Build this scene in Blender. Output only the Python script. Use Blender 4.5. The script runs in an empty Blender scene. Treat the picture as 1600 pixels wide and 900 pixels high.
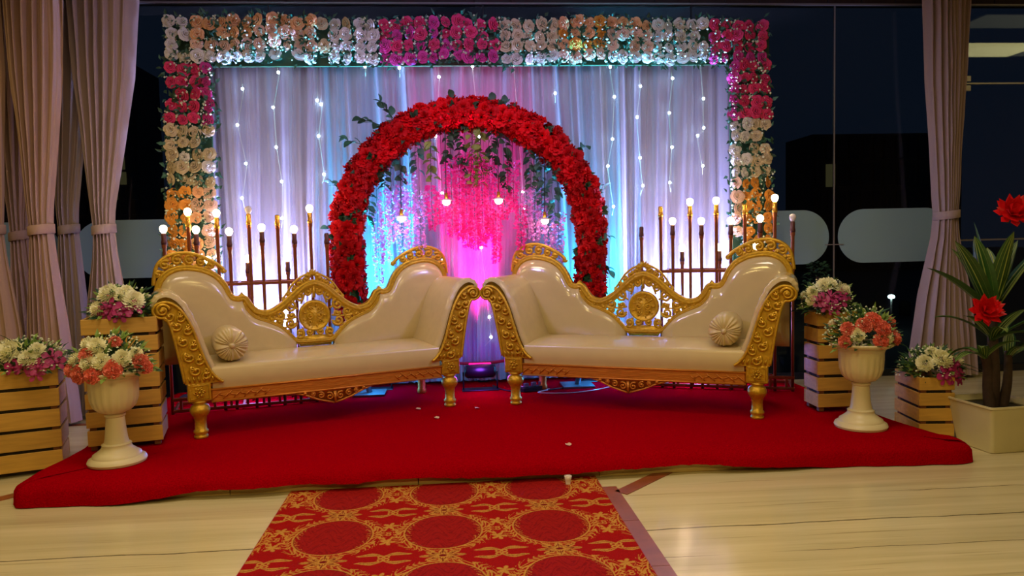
import bpy, math, random
import numpy as np
from mathutils import Vector, Matrix
PI = math.pi
random.seed(7)
S = bpy.context.scene
COL = S.collection
R = math.radians

# ---------------------------------------------------------------- camera
cam_data = bpy.data.cameras.new('camera'); cam = bpy.data.objects.new('camera', cam_data); COL.objects.link(cam)
cam_data.sensor_width = 36; cam_data.lens = 1150 / 1600 * 36; cam_data.clip_end = 300
cam.matrix_world = Matrix.Translation((0, 0, 1.25)) @ Matrix.Rotation(R(-4.7), 4, 'Z') @ Matrix.Rotation(R(86.4), 4, 'X') @ Matrix.Rotation(R(-1.35), 4, 'Z')
S.camera = cam
# ---------------------------------------------------------------- world, exposure
S.view_settings.view_transform = 'Standard'; S.view_settings.look = 'None'
S.view_settings.gamma = 1; S.view_settings.use_curve_mapping = False
S.view_settings.exposure = 0.0
W = bpy.data.worlds.new('night_sky'); S.world = W; W.use_nodes = True
W.node_tree.nodes['Background'].inputs[0].default_value = (0.010, 0.016, 0.032, 1)
W.node_tree.nodes['Background'].inputs[1].default_value = 0.6

def lamp(name, kind, loc, energy, color, parent=None, **kw):
    d = bpy.data.lights.new(name, kind); d.energy = energy; d.color = color
    for k, v in kw.items(): setattr(d, k, v)
    o = bpy.data.objects.new(name, d); COL.objects.link(o); o.location = loc
    if parent: o.parent = parent
    return o
# warm hall lighting from recessed ceiling panels in front of the stage
WARM = (1.0, 0.74, 0.27); SOFTW = (1.0, 0.80, 0.62)
for lx, ly, e, c in ((-1.9, -1.2, 54, WARM), (1.9, -1.2, 54, WARM), (0.1, 1.2, 42, WARM), (-1.5, 3.2, 30, SOFTW), (1.5, 3.2, 30, SOFTW), (-3.6, 3.6, 16, WARM), (6.0, 4.3, 12, WARM)):
    a = lamp('hall_light', 'AREA', (lx, ly, 3.27), e, c, shape='RECTANGLE', size=1.1, size_y=0.6)

# added unseen spots below the ceiling, tinting the drape lavender and pink
for n_, sx, col_, e_, tgt, w_ in (('added_lavender_fill', -2.3, (.42, .36, 1), 240, (1.3, 5.9, 1.7), 50), ('added_lavender_fill', 2.6, (.42, .36, 1), 240, (-1.0, 5.9, 1.7), 50), ('added_pink_fill', .2, (1, .10, .55), 170, (.2, 5.9, 1.7), 28)):
    l_ = lamp(n_, 'SPOT', (sx, 2.4, 3.15), e_, col_, spot_size=R(w_), spot_blend=.7, shadow_soft_size=.15)
    l_.rotation_mode = 'QUATERNION'; l_.rotation_quaternion = (Vector(tgt) - l_.location).to_track_quat('-Z', 'Y')

# ---------------------------------------------------------------- helpers
def lin(c):
    return tuple(((v / 255) / 12.92 if v / 255 <= 0.04045 else ((v / 255 + 0.055) / 1.055) ** 2.4) for v in c)

def tag(o, label=None, cat=None, group=None, kind=None):
    if label: o['label'] = label
    if cat: o['category'] = cat
    if group: o['group'] = group
    if kind: o['kind'] = kind
    return o

def empty(name, loc=(0, 0, 0), rz=0.0, label=None, cat=None, group=None):
    o = bpy.data.objects.new(name, None); COL.objects.link(o); o.location = loc; o.rotation_euler = (0, 0, rz)
    o.empty_display_size = 0.1
    return tag(o, label, cat, group)

def inst(name, mesh, parent=None, loc=(0, 0, 0), rot=(0, 0, 0), sc=1.0):
    o = bpy.data.objects.new(name, mesh); COL.objects.link(o); o.parent = parent
    o.location = loc; o.rotation_euler = rot
    o.scale = (sc, sc, sc) if not isinstance(sc, tuple) else sc
    return o

KIDS = {}
def copy_tree(o, parent=None):
    c = o.copy(); COL.objects.link(c); c.parent = parent
    for ch in [x for x in ALL_FOR_COPY if x.parent == o]: copy_tree(ch, c)
    return c

class MB:
    def __init__(s): s.v = []; s.f = []
    def add(s, vs, fs):
        n = len(s.v); s.v += [tuple(p) for p in vs]; s.f += [tuple(i + n for i in f) for f in fs]; return s
    def box(s, c, d, rz=0.0):
        cx, cy, cz = c; x, y, z = d[0] / 2, d[1] / 2, d[2] / 2; ca, sa = math.cos(rz), math.sin(rz)
        vs = [(cx + ca * a * x - sa * b * y, cy + sa * a * x + ca * b * y, cz + e * z) for e in (-1, 1) for a, b in ((-1, -1), (1, -1), (1, 1), (-1, 1))]
        return s.add(vs, [(3, 2, 1, 0), (4, 5, 6, 7), (0, 1, 5, 4), (1, 2, 6, 5), (2, 3, 7, 6), (3, 0, 4, 7)])
    def bbox(s, c, d, b=0.004):      # box with chamfered edges
        cx, cy, cz = c; x, y, z = d[0] / 2, d[1] / 2, d[2] / 2
        vs = []; fs = []
        for sx in (-1, 1):
            for sy in (-1, 1):
                for sz in (-1, 1):
                    vs += [(cx + sx * x, cy + sy * (y - b), cz + sz * (z - b)), (cx + sx * (x - b), cy + sy * y, cz + sz * (z - b)), (cx + sx * (x - b), cy + sy * (y - b), cz + sz * z)]
        def i(a, b_, c_, k): return ((a > 0) * 4 + (b_ > 0) * 2 + (c_ > 0)) * 3 + k
        for sx in (-1, 1): fs.append([i(sx, -1, -1, 0), i(sx, 1, -1, 0), i(sx, 1, 1, 0), i(sx, -1, 1, 0)])
        for sy in (-1, 1): fs.append([i(-1, sy, -1, 1), i(1, sy, -1, 1), i(1, sy, 1, 1), i(-1, sy, 1, 1)])
        for sz in (-1, 1): fs.append([i(-1, -1, sz, 2), i(1, -1, sz, 2), i(1, 1, sz, 2), i(-1, 1, sz, 2)])
        for sx in (-1, 1):
            for sy in (-1, 1):
                fs.append([i(sx, sy, -1, 0), i(sx, sy, -1, 1), i(sx, sy, 1, 1), i(sx, sy, 1, 0)])
                for sz in (-1, 1): fs.append([i(sx, sy, sz, 0), i(sx, sy, sz, 1), i(sx, sy, sz, 2)])
            for sz in (-1, 1): fs.append([i(sx, -1, sz, 0), i(sx, 1, sz, 0), i(sx, 1, sz, 2), i(sx, -1, sz, 2)])
        for sy in (-1, 1):
            for sz in (-1, 1): fs.append([i(-1, sy, sz, 1), i(1, sy, sz, 1), i(1, sy, sz, 2), i(-1, sy, sz, 2)])
        return s.add(vs, fs)
    def tube(s, path, r, n=8, cap=True):
        P = [Vector(p) for p in path]; m = len(P)
        rr = r if isinstance(r, (list, tuple)) else [r] * m
        T = []
        for i in range(m):
            t = P[min(i + 1, m - 1)] - P[max(i - 1, 0)]
            T.append(t.normalized() if t.length > 1e-9 else Vector((0, 0, 1)))
        u = T[0].orthogonal().normalized(); vs = []
        for i in range(m):
            u = u - T[i] * u.dot(T[i])
            u = u.normalized() if u.length > 1e-6 else T[i].orthogonal().normalized()
            w = T[i].cross(u)
            for k in range(n):
                a = 2 * PI * k / n; vs.append(P[i] + (u * math.cos(a) + w * math.sin(a)) * rr[i])
        fs = [(i * n + k, i * n + (k + 1) % n, (i + 1) * n + (k + 1) % n, (i + 1) * n + k) for i in range(m - 1) for k in range(n)]
        if cap: fs += [tuple(range(n))[::-1], tuple((m - 1) * n + k for k in range(n))]
        return s.add(vs, fs)
    def lathe(s, prof, n=24, c=(0, 0, 0), axis='Z', rad=None):
        vs = []; m = len(prof)
        for (r, h) in prof:
            for k in range(n):
                a = 2 * PI * k / n; q = r * (rad(a, h) if rad else 1)
                x, y = q * math.cos(a), q * math.sin(a)
                p = (x, y, h) if axis == 'Z' else ((x, h, -y) if axis == 'Y' else (h, x, y))
                vs.append((p[0] + c[0], p[1] + c[1], p[2] + c[2]))
        fs = [(i * n + k, i * n + (k + 1) % n, (i + 1) * n + (k + 1) % n, (i + 1) * n + k) for i in range(m - 1) for k in range(n)]
        if prof[0][0] > 1e-5: fs.append(tuple(range(n))[::-1])
        if prof[-1][0] > 1e-5: fs.append(tuple((m - 1) * n + k for k in range(n)))
        return s.add(vs, fs)
    def grid(s, rows, closed=False):
        n = len(rows[0]); vs = [p for r in rows for p in r]; fs = []
        for i in range(len(rows) - 1):
            for k in range(n if closed else n - 1):
                fs.append((i * n + k, i * n + (k + 1) % n, (i + 1) * n + (k + 1) % n, (i + 1) * n + k))
        return s.add(vs, fs)
    def prism(s, poly, y0, y1):      # polygon in xz, extruded along y
        n = len(poly)
        vs = [(x, y0, z) for x, z in poly] + [(x, y1, z) for x, z in poly]
        return s.add(vs, [tuple(range(n)), tuple(range(n, 2 * n))[::-1]] + [(k, n + k, n + (k + 1) % n, (k + 1) % n) for k in range(n)])
    def mesh(s, name, m, smooth=True):
        me = bpy.data.meshes.new(name); me.from_pydata(s.v, [], s.f)
        if m: me.materials.append(m)
        if smooth: me.polygons.foreach_set('use_smooth', [True] * len(me.polygons))
        me.update(); return me
    def build(s, name, m, parent=None, smooth=True, auto=None, loc=(0, 0, 0), rot=(0, 0, 0)):
        me = s.mesh(name, m, smooth or auto is not None)
        if auto is not None:
            try: me.set_sharp_from_angle(angle=R(auto))
            except Exception: pass
        return inst(name, me, parent, loc, rot)

def cr(pts, n=6, closed=False):      # Catmull-Rom
    out = []; m = len(pts)
    for i in range(m if closed else m - 1):
        g = lambda k: pts[k % m] if closed else pts[max(0, min(m - 1, k))]
        p0, p1, p2, p3 = g(i - 1), g(i), g(i + 1), g(i + 2)
        for j in range(n):
            t = j / n
            out.append(tuple(0.5 * ((2 * b) + (c - a) * t + (2 * a - 5 * b + 4 * c - d) * t * t + (-a + 3 * b - 3 * c + d) * t ** 3) for a, b, c, d in zip(p0, p1, p2, p3)))
    if not closed: out.append(tuple(pts[-1]))
    return out

def lerp_tab(t, x):
    if x <= t[0][0]: return t[0][1:]
    for a, b in zip(t, t[1:]):
        if x <= b[0]:
            k = (x - a[0]) / (b[0] - a[0]); return tuple(p + (q - p) * k for p, q in zip(a[1:], b[1:]))
    return t[-1][1:]

# ---------------------------------------------------------------- materials
def new_mat(name):
    m = bpy.data.materials.new(name); m.use_nodes = True
    return m, m.node_tree, m.node_tree.nodes['Principled BSDF']
def N(nt, t, **kw):
    n = nt.nodes.new(t)
    for k, v in kw.items(): setattr(n, k, v)
    return n
def pm(name, rgb, rough=0.5, metal=0.0, bump=0.0, bscale=60.0, var=0.0, rnd=0.0, sheen=0.0, coat=0.0, sss=0.0, stretch=None, trans=0.0):
    m, nt, b = new_mat(name); c = lin(rgb)
    b.inputs['Base Color'].default_value = (*c, 1); b.inputs['Roughness'].default_value = rough; b.inputs['Metallic'].default_value = metal
    if sheen: b.inputs['Sheen Weight'].default_value = sheen; b.inputs['Sheen Roughness'].default_value = 0.4; b.inputs['Sheen Tint'].default_value = (*c, 1)
    if coat: b.inputs['Coat Weight'].default_value = coat; b.inputs['Coat Roughness'].default_value = 0.12
    tc = N(nt, 'ShaderNodeTexCoord'); src = tc.outputs['Object']
    if stretch:
        mp = N(nt, 'ShaderNodeMapping'); mp.inputs['Scale'].default_value = stretch; nt.links.new(src, mp.inputs[0]); src = mp.outputs[0]
    val = None
    if var or bump:
        nz = N(nt, 'ShaderNodeTexNoise'); nz.inputs['Scale'].default_value = bscale; nz.inputs['Detail'].default_value = 4; nt.links.new(src, nz.inputs['Vector'])
        if bump:
            bp = N(nt, 'ShaderNodeBump'); bp.inputs['Strength'].default_value = bump; bp.inputs['Distance'].default_value = 0.01
            nt.links.new(nz.outputs['Fac'], bp.inputs['Height']); nt.links.new(bp.outputs[0], b.inputs['Normal'])
    if var or rnd:
        hs = N(nt, 'ShaderNodeHueSaturation'); hs.inputs['Color'].default_value = (*c, 1)
        last = None
        if var:
            mr = N(nt, 'ShaderNodeMapRange'); mr.inputs[1].default_value = 0.3; mr.inputs[2].default_value = 0.7; mr.inputs[3].default_value = 1 - var; mr.inputs[4].default_value = 1 + var
            nt.links.new(nz.outputs['Fac'], mr.inputs[0]); last = mr.outputs[0]
        if rnd:
            oi = N(nt, 'ShaderNodeObjectInfo'); m2 = N(nt, 'ShaderNodeMapRange'); m2.inputs[3].default_value = 1 - rnd; m2.inputs[4].default_value = 1 + rnd
            nt.links.new(oi.outputs['Random'], m2.inputs[0])
            if last is not None:
                mu = N(nt, 'ShaderNodeMath', operation='MULTIPLY'); nt.links.new(last, mu.inputs[0]); nt.links.new(m2.outputs[0], mu.inputs[1]); last = mu.outputs[0]
            else: last = m2.outputs[0]
        nt.links.new(last, hs.inputs['Value']); nt.links.new(hs.outputs[0], b.inputs['Base Color'])
    if trans:
        out = nt.nodes['Material Output']; tr = N(nt, 'ShaderNodeBsdfTranslucent'); tr.inputs[0].default_value = (*c, 1)
        mx = N(nt, 'ShaderNodeMixShader'); mx.inputs[0].default_value = trans
        nt.links.new(b.outputs[0], mx.inputs[1]); nt.links.new(tr.outputs[0], mx.inputs[2]); nt.links.new(mx.outputs[0], out.inputs[0])
    return m
M_SPEC = []
def em(name, rgb, k):
    m, nt, b = new_mat(name); c = lin(rgb)
    b.inputs['Base Color'].default_value = (0, 0, 0, 1); b.inputs['Emission Color'].default_value = (*c, 1); b.inputs['Emission Strength'].default_value = k
    return m

M = {}
M['gold'] = pm('carved_gold', (198, 156, 34), 0.38, 0.5, 0.35, 55, 0.16)
M['golddark'] = pm('worn_gold_rail', (196, 124, 40), 0.40, 0.45, 0.3, 30, 0.18, stretch=(0.6, 3, 5))
M['leather'] = pm('cream_leatherette', (196, 176, 122), 0.24, 0, 0.06, 18, 0.03, coat=0.35)
M['leathergloss'] = pm('glossy_cream_leatherette', (196, 178, 126), 0.14, 0, 0.12, 9, 0.03, coat=0.9)
M['leatherseat'] = pm('cream_seat_leatherette', (200, 180, 124), 0.33, 0, 0.10, 9, 0.03, coat=0.15)
M['curtain'] = pm('beige_curtain', (178, 146, 124), 0.9, 0, 0.1, 260, 0.05, sheen=0.2, trans=0.08)
M['curtain2'] = pm('grey_beige_curtain', (172, 150, 140), 0.9, 0, 0.1, 260, 0.05, sheen=0.2, trans=0.08)
M['wood'] = pm('pine_slat', (196, 152, 62), 0.6, 0, 0.15, 9, 0.12, 0.07, stretch=(0.6, 3, 6))
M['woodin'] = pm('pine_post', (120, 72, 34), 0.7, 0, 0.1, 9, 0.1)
M['urn'] = pm('white_plastic', (214, 202, 158), 0.38, 0, 0.03, 12, 0.02)
M['pot'] = pm('cream_pot', (206, 196, 150), 0.45, 0, 0.02, 12, 0.03)
M['velvet'] = pm('red_carpet', (156, 0, 14), 1.0, 0, 0.6, 140, 0.16)
M['velvet'].node_tree.nodes['Principled BSDF'].inputs['Specular IOR Level'].default_value = 0.0
M['board'] = pm('stage_board', (214, 186, 112), 0.6, 0, 0.1, 8, 0.1, stretch=(0.5, 2, 6))
M['black'] = pm('black_plastic', (14, 15, 22), 0.35)
M['cord'] = pm('black_cord', (18, 14, 16), 0.6)
M['metal'] = pm('grey_metal', (120, 120, 130), 0.35, 0.8)
M['bronze'] = pm('copper_pole', (150, 84, 50), 0.30, 0.6, 0.1, 30, 0.08)
M['brass'] = pm('brass_fitting', (226, 168, 60), 0.25, 0.75)
M['darkwood'] = pm('dark_fitting', (84, 44, 34), 0.4, 0.3)
M['leaf'] = pm('dark_leaf', (38, 74, 42), 0.5, 0, 0.1, 40, 0.15, 0.25, trans=0.15)
M['leaflight'] = pm('light_leaf', (120, 150, 62), 0.5, 0, 0.1, 40, 0.15, 0.2, trans=0.25)
M['leafteal'] = pm('green_leaf', (62, 108, 84), 0.5, 0, 0.1, 40, 0.15, 0.25, trans=0.2)
M['bud'] = pm('small_white_bud', (206, 214, 176), 0.6, 0, 0, 40, 0, 0.1)
for k, c in dict(white=(204, 200, 188), peach=(220, 164, 108), orange=(216, 144, 40), pink=(206, 42, 92), cream=(198, 180, 138), blush=(218, 182, 154), magenta=(196, 48, 130)).items():
    M['rose_' + k] = pm('rose_' + k, c, 0.7, 0, 0.0, 30, 0, 0.09, trans=0.04)
M['red'] = pm('red_petal', (186, 0, 6), 0.65, 0, 0.0, 30, 0, 0.25, trans=0.08)
M['red'].node_tree.nodes['Principled BSDF'].inputs['Specular IOR Level'].default_value = 0.2
M['redp'] = pm('plant_red_petal', (214, 16, 22), 0.45, 0, 0.1, 30, 0.05, trans=0.15)
M['coral'] = pm('coral_petal', (244, 134, 112), 0.6, 0, 0, 30, 0, 0.1, trans=0.1)
M['mum'] = pm('pale_yellow_petal', (250, 248, 212), 0.6, 0, 0, 30, 0, 0.06, trans=0.1)
M['orchid'] = pm('magenta_petal', (168, 40, 104), 0.5, 0, 0.1, 60, 0.15, 0.12, trans=0.1)
M['lilac'] = pm('lilac_floret', (232, 150, 216), 0.6, 0, 0, 30, 0, 0, trans=0.25)
M['hotpink'] = pm('hot_pink_floret', (236, 60, 160), 0.6, 0, 0, 30, 0, 0, trans=0.25)
M['ribbon'] = pm('red_ribbon', (150, 12, 30), 0.5)
M['bulb'] = em('lit_bulb', (255, 226, 170), 22)
M['globe'] = em('lit_globe', (255, 222, 190), 14)
M['fairy'] = em('fairy_led', (200, 236, 255), 30)
M['glassy'] = pm('clear_bulb_glass', (225, 215, 205), 0.08, 0, coat=0.6)
M['panel'] = em('ceiling_panel', (255, 232, 180), 0.5)
M['bark'] = pm('dark_trunk', (58, 42, 34), 0.8, 0, 0.6, 30, 0.2)
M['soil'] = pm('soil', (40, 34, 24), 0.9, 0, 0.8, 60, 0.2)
M['wall'] = pm('hall_wall', (120, 96, 72), 0.8, 0, 0.05, 10, 0.03)
M['ceil'] = pm('hall_ceiling', (92, 74, 60), 0.8, 0, 0.05, 10, 0.03)
M['header'] = pm('brown_header', (52, 36, 30), 0.6, 0, 0.05, 10, 0.08)
M['steel'] = pm('aluminium_joint', (150, 146, 142), 0.4, 0.6)
M['joint'] = pm('dark_joint', (26, 28, 32), 0.5, 0.2)
M['film'] = pm('frosted_film', (128, 158, 158), 0.65, 0, 0, 10)
M['brown'] = pm('brown_marble_inlay', (140, 74, 40), 0.3, 0, 0.02, 14, 0.16)
M['facade'] = pm('outside_facade', (60, 56, 52), 0.8, 0, 0, 10, 0.1)
M['facadewin'] = pm('outside_dark_window', (14, 14, 16), 0.3)
M['litwin'] = em('outside_lit_window', (190, 170, 110), 0.12)
M['street'] = em('street_lamp_glow', (220, 255, 245), 12)
M['ground'] = pm('outside_paving', (70, 74, 72), 0.7, 0, 0.1, 10, 0.1)

# striped long leaf
def striped(name, a, b_):
    m, nt, b = new_mat(name); tc = N(nt, 'ShaderNodeTexCoord'); mp = N(nt, 'ShaderNodeMapping'); mp.inputs['Scale'].default_value = (70, 3, 3)
    nz = N(nt, 'ShaderNodeTexNoise'); nz.inputs['Scale'].default_value = 1.0; rp = N(nt, 'ShaderNodeValToRGB')
    rp.color_ramp.elements[0].position = 0.45; rp.color_ramp.elements[0].color = (*lin(a), 1); rp.color_ramp.elements[1].position = 0.62; rp.color_ramp.elements[1].color = (*lin(b_), 1)
    nt.links.new(tc.outputs['UV'], mp.inputs[0]); nt.links.new(mp.outputs[0], nz.inputs['Vector']); nt.links.new(nz.outputs['Fac'], rp.inputs[0]); nt.links.new(rp.outputs[0], b.inputs['Base Color'])
    b.inputs['Roughness'].default_value = 0.4
    return m
M['strap'] = pm('strap_leaf', (44, 84, 34), 0.4, 0, 0.1, 30, 0.15, 0.15)
M['strapline'] = pm('strap_leaf_stripe', (160, 180, 92), 0.4, 0, 0, 30, 0, 0.1)

# marble floor: cream with long streaks running along x
def marble():
    m, nt, b = new_mat('cream_streaked_marble'); L = nt.links.new
    tc = N(nt, 'ShaderNodeTexCoord')
    mp = N(nt, 'ShaderNodeMapping'); mp.inputs['Rotation'].default_value = (0, 0, R(1.2)); L(tc.outputs['Object'], mp.inputs[0])
    def streak(sx, sy, det, lo, hi, rough=0.6, off=0.0):
        q = N(nt, 'ShaderNodeMapping'); q.inputs['Scale'].default_value = (sx, sy, 1); q.inputs['Location'].default_value = (off, off * 1.7, 0); L(mp.outputs[0], q.inputs[0])
        z = N(nt, 'ShaderNodeTexNoise'); z.inputs['Scale'].default_value = 1; z.inputs['Detail'].default_value = det; z.inputs['Roughness'].default_value = rough; z.inputs['Distortion'].default_value = 0.2; L(q.outputs[0], z.inputs['Vector'])
        r = N(nt, 'ShaderNodeMapRange'); r.inputs[1].default_value = lo; r.inputs[2].default_value = hi; L(z.outputs['Fac'], r.inputs[0]); return r.outputs[0]
    soft = streak(0.35, 9, 5, 0.35, 0.75)
    fine = streak(0.8, 38, 3, 0.60, 0.72, off=3.1)
    # dark thin veins where a warped y coordinate crosses a level
    sp = N(nt, 'ShaderNodeSeparateXYZ'); L(mp.outputs[0], sp.inputs[0])
    q = N(nt, 'ShaderNodeMapping'); q.inputs['Scale'].default_value = (1.3, 2.0, 1); L(mp.outputs[0], q.inputs[0])
    wz = N(nt, 'ShaderNodeTexNoise'); wz.inputs['Scale'].default_value = 2.2; wz.inputs['Detail'].default_value = 5; L(q.outputs[0], wz.inputs['Vector'])
    def math_(op, a, b_=None):
        n = N(nt, 'ShaderNodeMath', operation=op)
        for i, v in enumerate((a, b_)):
            if v is None: continue
            if isinstance(v, (int, float)): n.inputs[i].default_value = v
            else: L(v, n.inputs[i])
        return n.outputs[0]
    wy = math_('ADD', sp.outputs['Y'], math_('MULTIPLY', wz.outputs['Fac'], 0.05))
    veins = None
    for lv, wd, gate in ((3.075, 0.006, 0), (3.41, 0.004, 1), (2.80, 0.003, 1), (4.6, 0.006, 0), (1.9, 0.006, 0)):
        d = math_('ABSOLUTE', math_('SUBTRACT', wy, lv)); r = N(nt, 'ShaderNodeMapRange'); r.inputs[1].default_value = wd * 0.5; r.inputs[2].default_value = wd; r.inputs[3].default_value = 1; r.inputs[4].default_value = 0; L(d, r.inputs[0])
        o = r.outputs[0]
        if gate:
            g = streak(0.9, 0.1, 1, 0.48, 0.56, off=lv * 4); o = math_('MULTIPLY', o, g)
        veins = o if veins is None else math_('MAXIMUM', veins, o)
    def mix(f, a, b_):
        n = N(nt, 'ShaderNodeMix', data_type='RGBA'); 
        L(f, n.inputs[0]) if not isinstance(f, float) else None
        for i, v in ((6, a), (7, b_)):
            if isinstance(v, tuple): n.inputs[i].default_value = (*lin(v), 1)
            else: L(v, n.inputs[i])
        return n.outputs[2]
    c = mix(soft, (212, 200, 156), (184, 172, 128))
    c = mix(math_('MULTIPLY', fine, 0.6), c, (130, 118, 70))
    c = mix(math_('MULTIPLY', veins, 0.85), c, (62, 54, 26))
    L(c, b.inputs['Base Color']); b.inputs['Roughness'].default_value = 0.16
    b.inputs['Specular IOR Level'].default_value = 0.35
    return m
M['marble'] = marble()

def glass_mat():
    m = bpy.data.materials.new('dark_glazing'); m.use_nodes = True; nt = m.node_tree; nt.nodes.clear()
    o = N(nt, 'ShaderNodeOutputMaterial'); t = N(nt, 'ShaderNodeBsdfTransparent'); t.inputs[0].default_value = (0.62, 0.68, 0.70, 1)
    g = N(nt, 'ShaderNodeBsdfGlossy'); g.inputs['Roughness'].default_value = 0.02; g.inputs[0].default_value = (0.8, 0.9, 1, 1)
    f = N(nt, 'ShaderNodeFresnel'); f.inputs[0].default_value = 1.38; mx = N(nt, 'ShaderNodeMixShader')
    nt.links.new(f.outputs[0], mx.inputs[0]); nt.links.new(t.outputs[0], mx.inputs[1]); nt.links.new(g.outputs[0], mx.inputs[2]); nt.links.new(mx.outputs[0], o.inputs[0])
    return m
M['glass'] = glass_mat()

def sheer(name, alpha):
    m = bpy.data.materials.new(name); m.use_nodes = True; nt = m.node_tree; nt.nodes.clear(); L = nt.links.new
    o = N(nt, 'ShaderNodeOutputMaterial'); d = N(nt, 'ShaderNodeBsdfDiffuse'); d.inputs[0].default_value = (0.60, 0.57, 0.66, 1)
    t = N(nt, 'ShaderNodeBsdfTranslucent'); t.inputs[0].default_value = (0.60, 0.57, 0.68, 1)
    m1 = N(nt, 'ShaderNodeMixShader'); m1.inputs[0].default_value = 0.35; L(d.outputs[0], m1.inputs[1]); L(t.outputs[0], m1.inputs[2])
    tr = N(nt, 'ShaderNodeBsdfTransparent'); m2 = N(nt, 'ShaderNodeMixShader')
    # weave looks denser where the cloth turns edge-on (real gauze does)
    lw = N(nt, 'ShaderNodeLayerWeight'); lw.inputs[0].default_value = 0.5
    mr = N(nt, 'ShaderNodeMapRange'); mr.inputs[3].default_value = alpha; mr.inputs[4].default_value = 1.0; L(lw.outputs['Facing'], mr.inputs[0])
    L(mr.outputs[0], m2.inputs[0]); L(tr.outputs[0], m2.inputs[1]); L(m1.outputs[0], m2.inputs[2]); L(m2.outputs[0], o.inputs[0])
    return m
M['drape'] = sheer('white_backdrop_cloth', 0.97)
M['net'] = sheer('white_net', 0.22)

# ================================================================ SETTING
GY = 6.12
def struct(name, mb, m, parent=None, **kw):
    o = mb.build(name, m, parent, **kw)
    if parent is None: tag(o, kind='structure')
    return o
struct('floor', MB().box((1, 1.31, -0.03), (14, 9.7, 0.06)), M['marble'], smooth=False)
struct('ceiling', MB().box((1, 1.31, 3.40), (14, 9.7, 0.1)), M['ceil'], smooth=False)
struct('wall_left', MB().box((-6.05, 1.31, 1.7), (0.1, 9.7, 3.4)), M['wall'], smooth=False)
struct('wall_right', MB().box((8.05, 1.31, 1.7), (0.1, 9.7, 3.4)), M['wall'], smooth=False)
struct('wall_back', MB().box((1, -3.55, 1.7), (14, 0.1, 3.4)), M['wall'], smooth=False)
hd = struct('wall_front', MB().box((1, GY + 0.06, 3.29), (14, 0.06, 0.20)), M['header'], smooth=False)
for i in range(46):
    MB().bbox((-5.9 + 0.3 * i, GY + 0.025, 3.285), (0.292, 0.02, 0.17), 0.003).build('panel', M['header'], hd, smooth=False)
t1 = struct('trim_1', MB().box((1, GY - 0.01, 3.185), (14, 0.03, 0.014)), M['steel'], smooth=False)
t2 = struct('trim_2', MB().box((1, GY, 0.03), (14, 0.05, 0.06)), M['joint'], smooth=False)
edges = [-6.0, -4.6, -3.02, -1.387, 0.32, 2.055, 3.30, 4.40, 5.6, 8.0]
for i, (a, b) in enumerate(zip(edges, edges[1:])):
    w = struct('window_%d' % (i + 1), MB().box(((a + b) / 2, GY, 1.62), (b - a - 0.012, 0.010, 3.12)), M['glass'], smooth=False)
    light = (b == 3.30)
    MB().box((b, GY, 1.62), (0.012, 0.016, 3.12)).build('joint', M['steel'] if light else M['joint'], w, smooth=False)
    pills = {1: (-4.52, -3.07), 2: (-2.97, -1.45), 3: (-1.32, 0.26), 4: (0.38, 2.0), 5: (2.11, 3.255), 6: (3.335, 4.36), 7: (4.44, 5.55)}
    if i in pills and i != 7:
        x0, x1 = pills[i]; r = 0.232; zc = 1.228 if i > 4 else 1.262; poly = []
        for k in range(25):
            an = -PI / 2 + PI * k / 24; poly.append((x1 - r + r * math.cos(an), zc + r * math.sin(an)))
        for k in range(25):
            an = PI / 2 + PI * k / 24; poly.append((x0 + r + r * math.cos(an), zc + r * math.sin(an)))
        MB().prism(poly, GY - 0.008, GY - 0.0055).build('frosted_film', M['film'], w, smooth=False)
# door fittings beside the right curtain
dr = struct('trim_3', MB().box((5.0, GY - 0.012, 2.52), (1.15, 0.02, 0.012)), M['steel'], smooth=False)
MB().bbox((4.47, GY - 0.02, 2.56), (0.09, 0.02, 0.05), 0.003).build('hinge_plate', M['steel'], dr, smooth=False)
MB().bbox((4.47, GY - 0.02, 2.48), (0.09, 0.02, 0.05), 0.003).build('hinge_plate', M['steel'], dr, smooth=False)
MB().box((4.95, GY - 0.012, 1.17), (1.1, 0.02, 0.014)).build('door_rail', M['steel'], dr, smooth=False)
MB().box((3.3, GY - 0.012, 1.16), (0.16, 0.012, 0.008)).build('glass_clip', M['steel'], dr, smooth=False)

# floor inlays of brown marble
def strip(name, a, b, w):
    a = Vector(a); b = Vector(b); d = (b - a); L = d.length; n = max(1, int(L / 0.45)); rz = math.atan2(d.y, d.x); root = None
    for k in range(n):
        c = a + d * ((k + 0.5) / n)
        o = MB().box((c.x, c.y, 0.002), (L / n - 0.004, w, 0.004), rz).build(name if root is None else 'inlay_tile', M['brown'], root, smooth=False)
        if root is None: root = tag(o, kind='structure')
    return root
strip('trim_4', (0.765, 3.60), (0.765, -1.0), 0.072)
strip('trim_5', (0.80, 3.50), (1.12, 3.80), 0.075)
strip('trim_6', (-2.20, 4.02), (-3.3, 2.9), 0.07)
strip('trim_7', (2.6, 4.50), (5.6, 4.50), 0.06)
strip('trim_8', (2.85, 4.16), (5.6, 4.16), 0.06)
strip('trim_9', (-2.35, 5.5), (-5, 5.5), 0.05)

# reflected ceiling panels (fixtures on the ceiling out of frame to the right)
for lx, ly, lab in ((5.6, 5.25, 'square ceiling light panel nearest the glass wall'), (6.4, 4.1, 'square ceiling light panel farther from the glass wall')):
    p = empty('ceiling_light', (lx, ly, 3.35), 0, lab, 'ceiling light')
    MB().box((0, 0, -0.02), (0.9, 0.45, 0.04)).build('frame', M['steel'], p, smooth=False)
    MB().box((0, 0, -0.045), (0.84, 0.40, 0.01)).build('diffuser', M['panel'], p, smooth=False)

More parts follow.
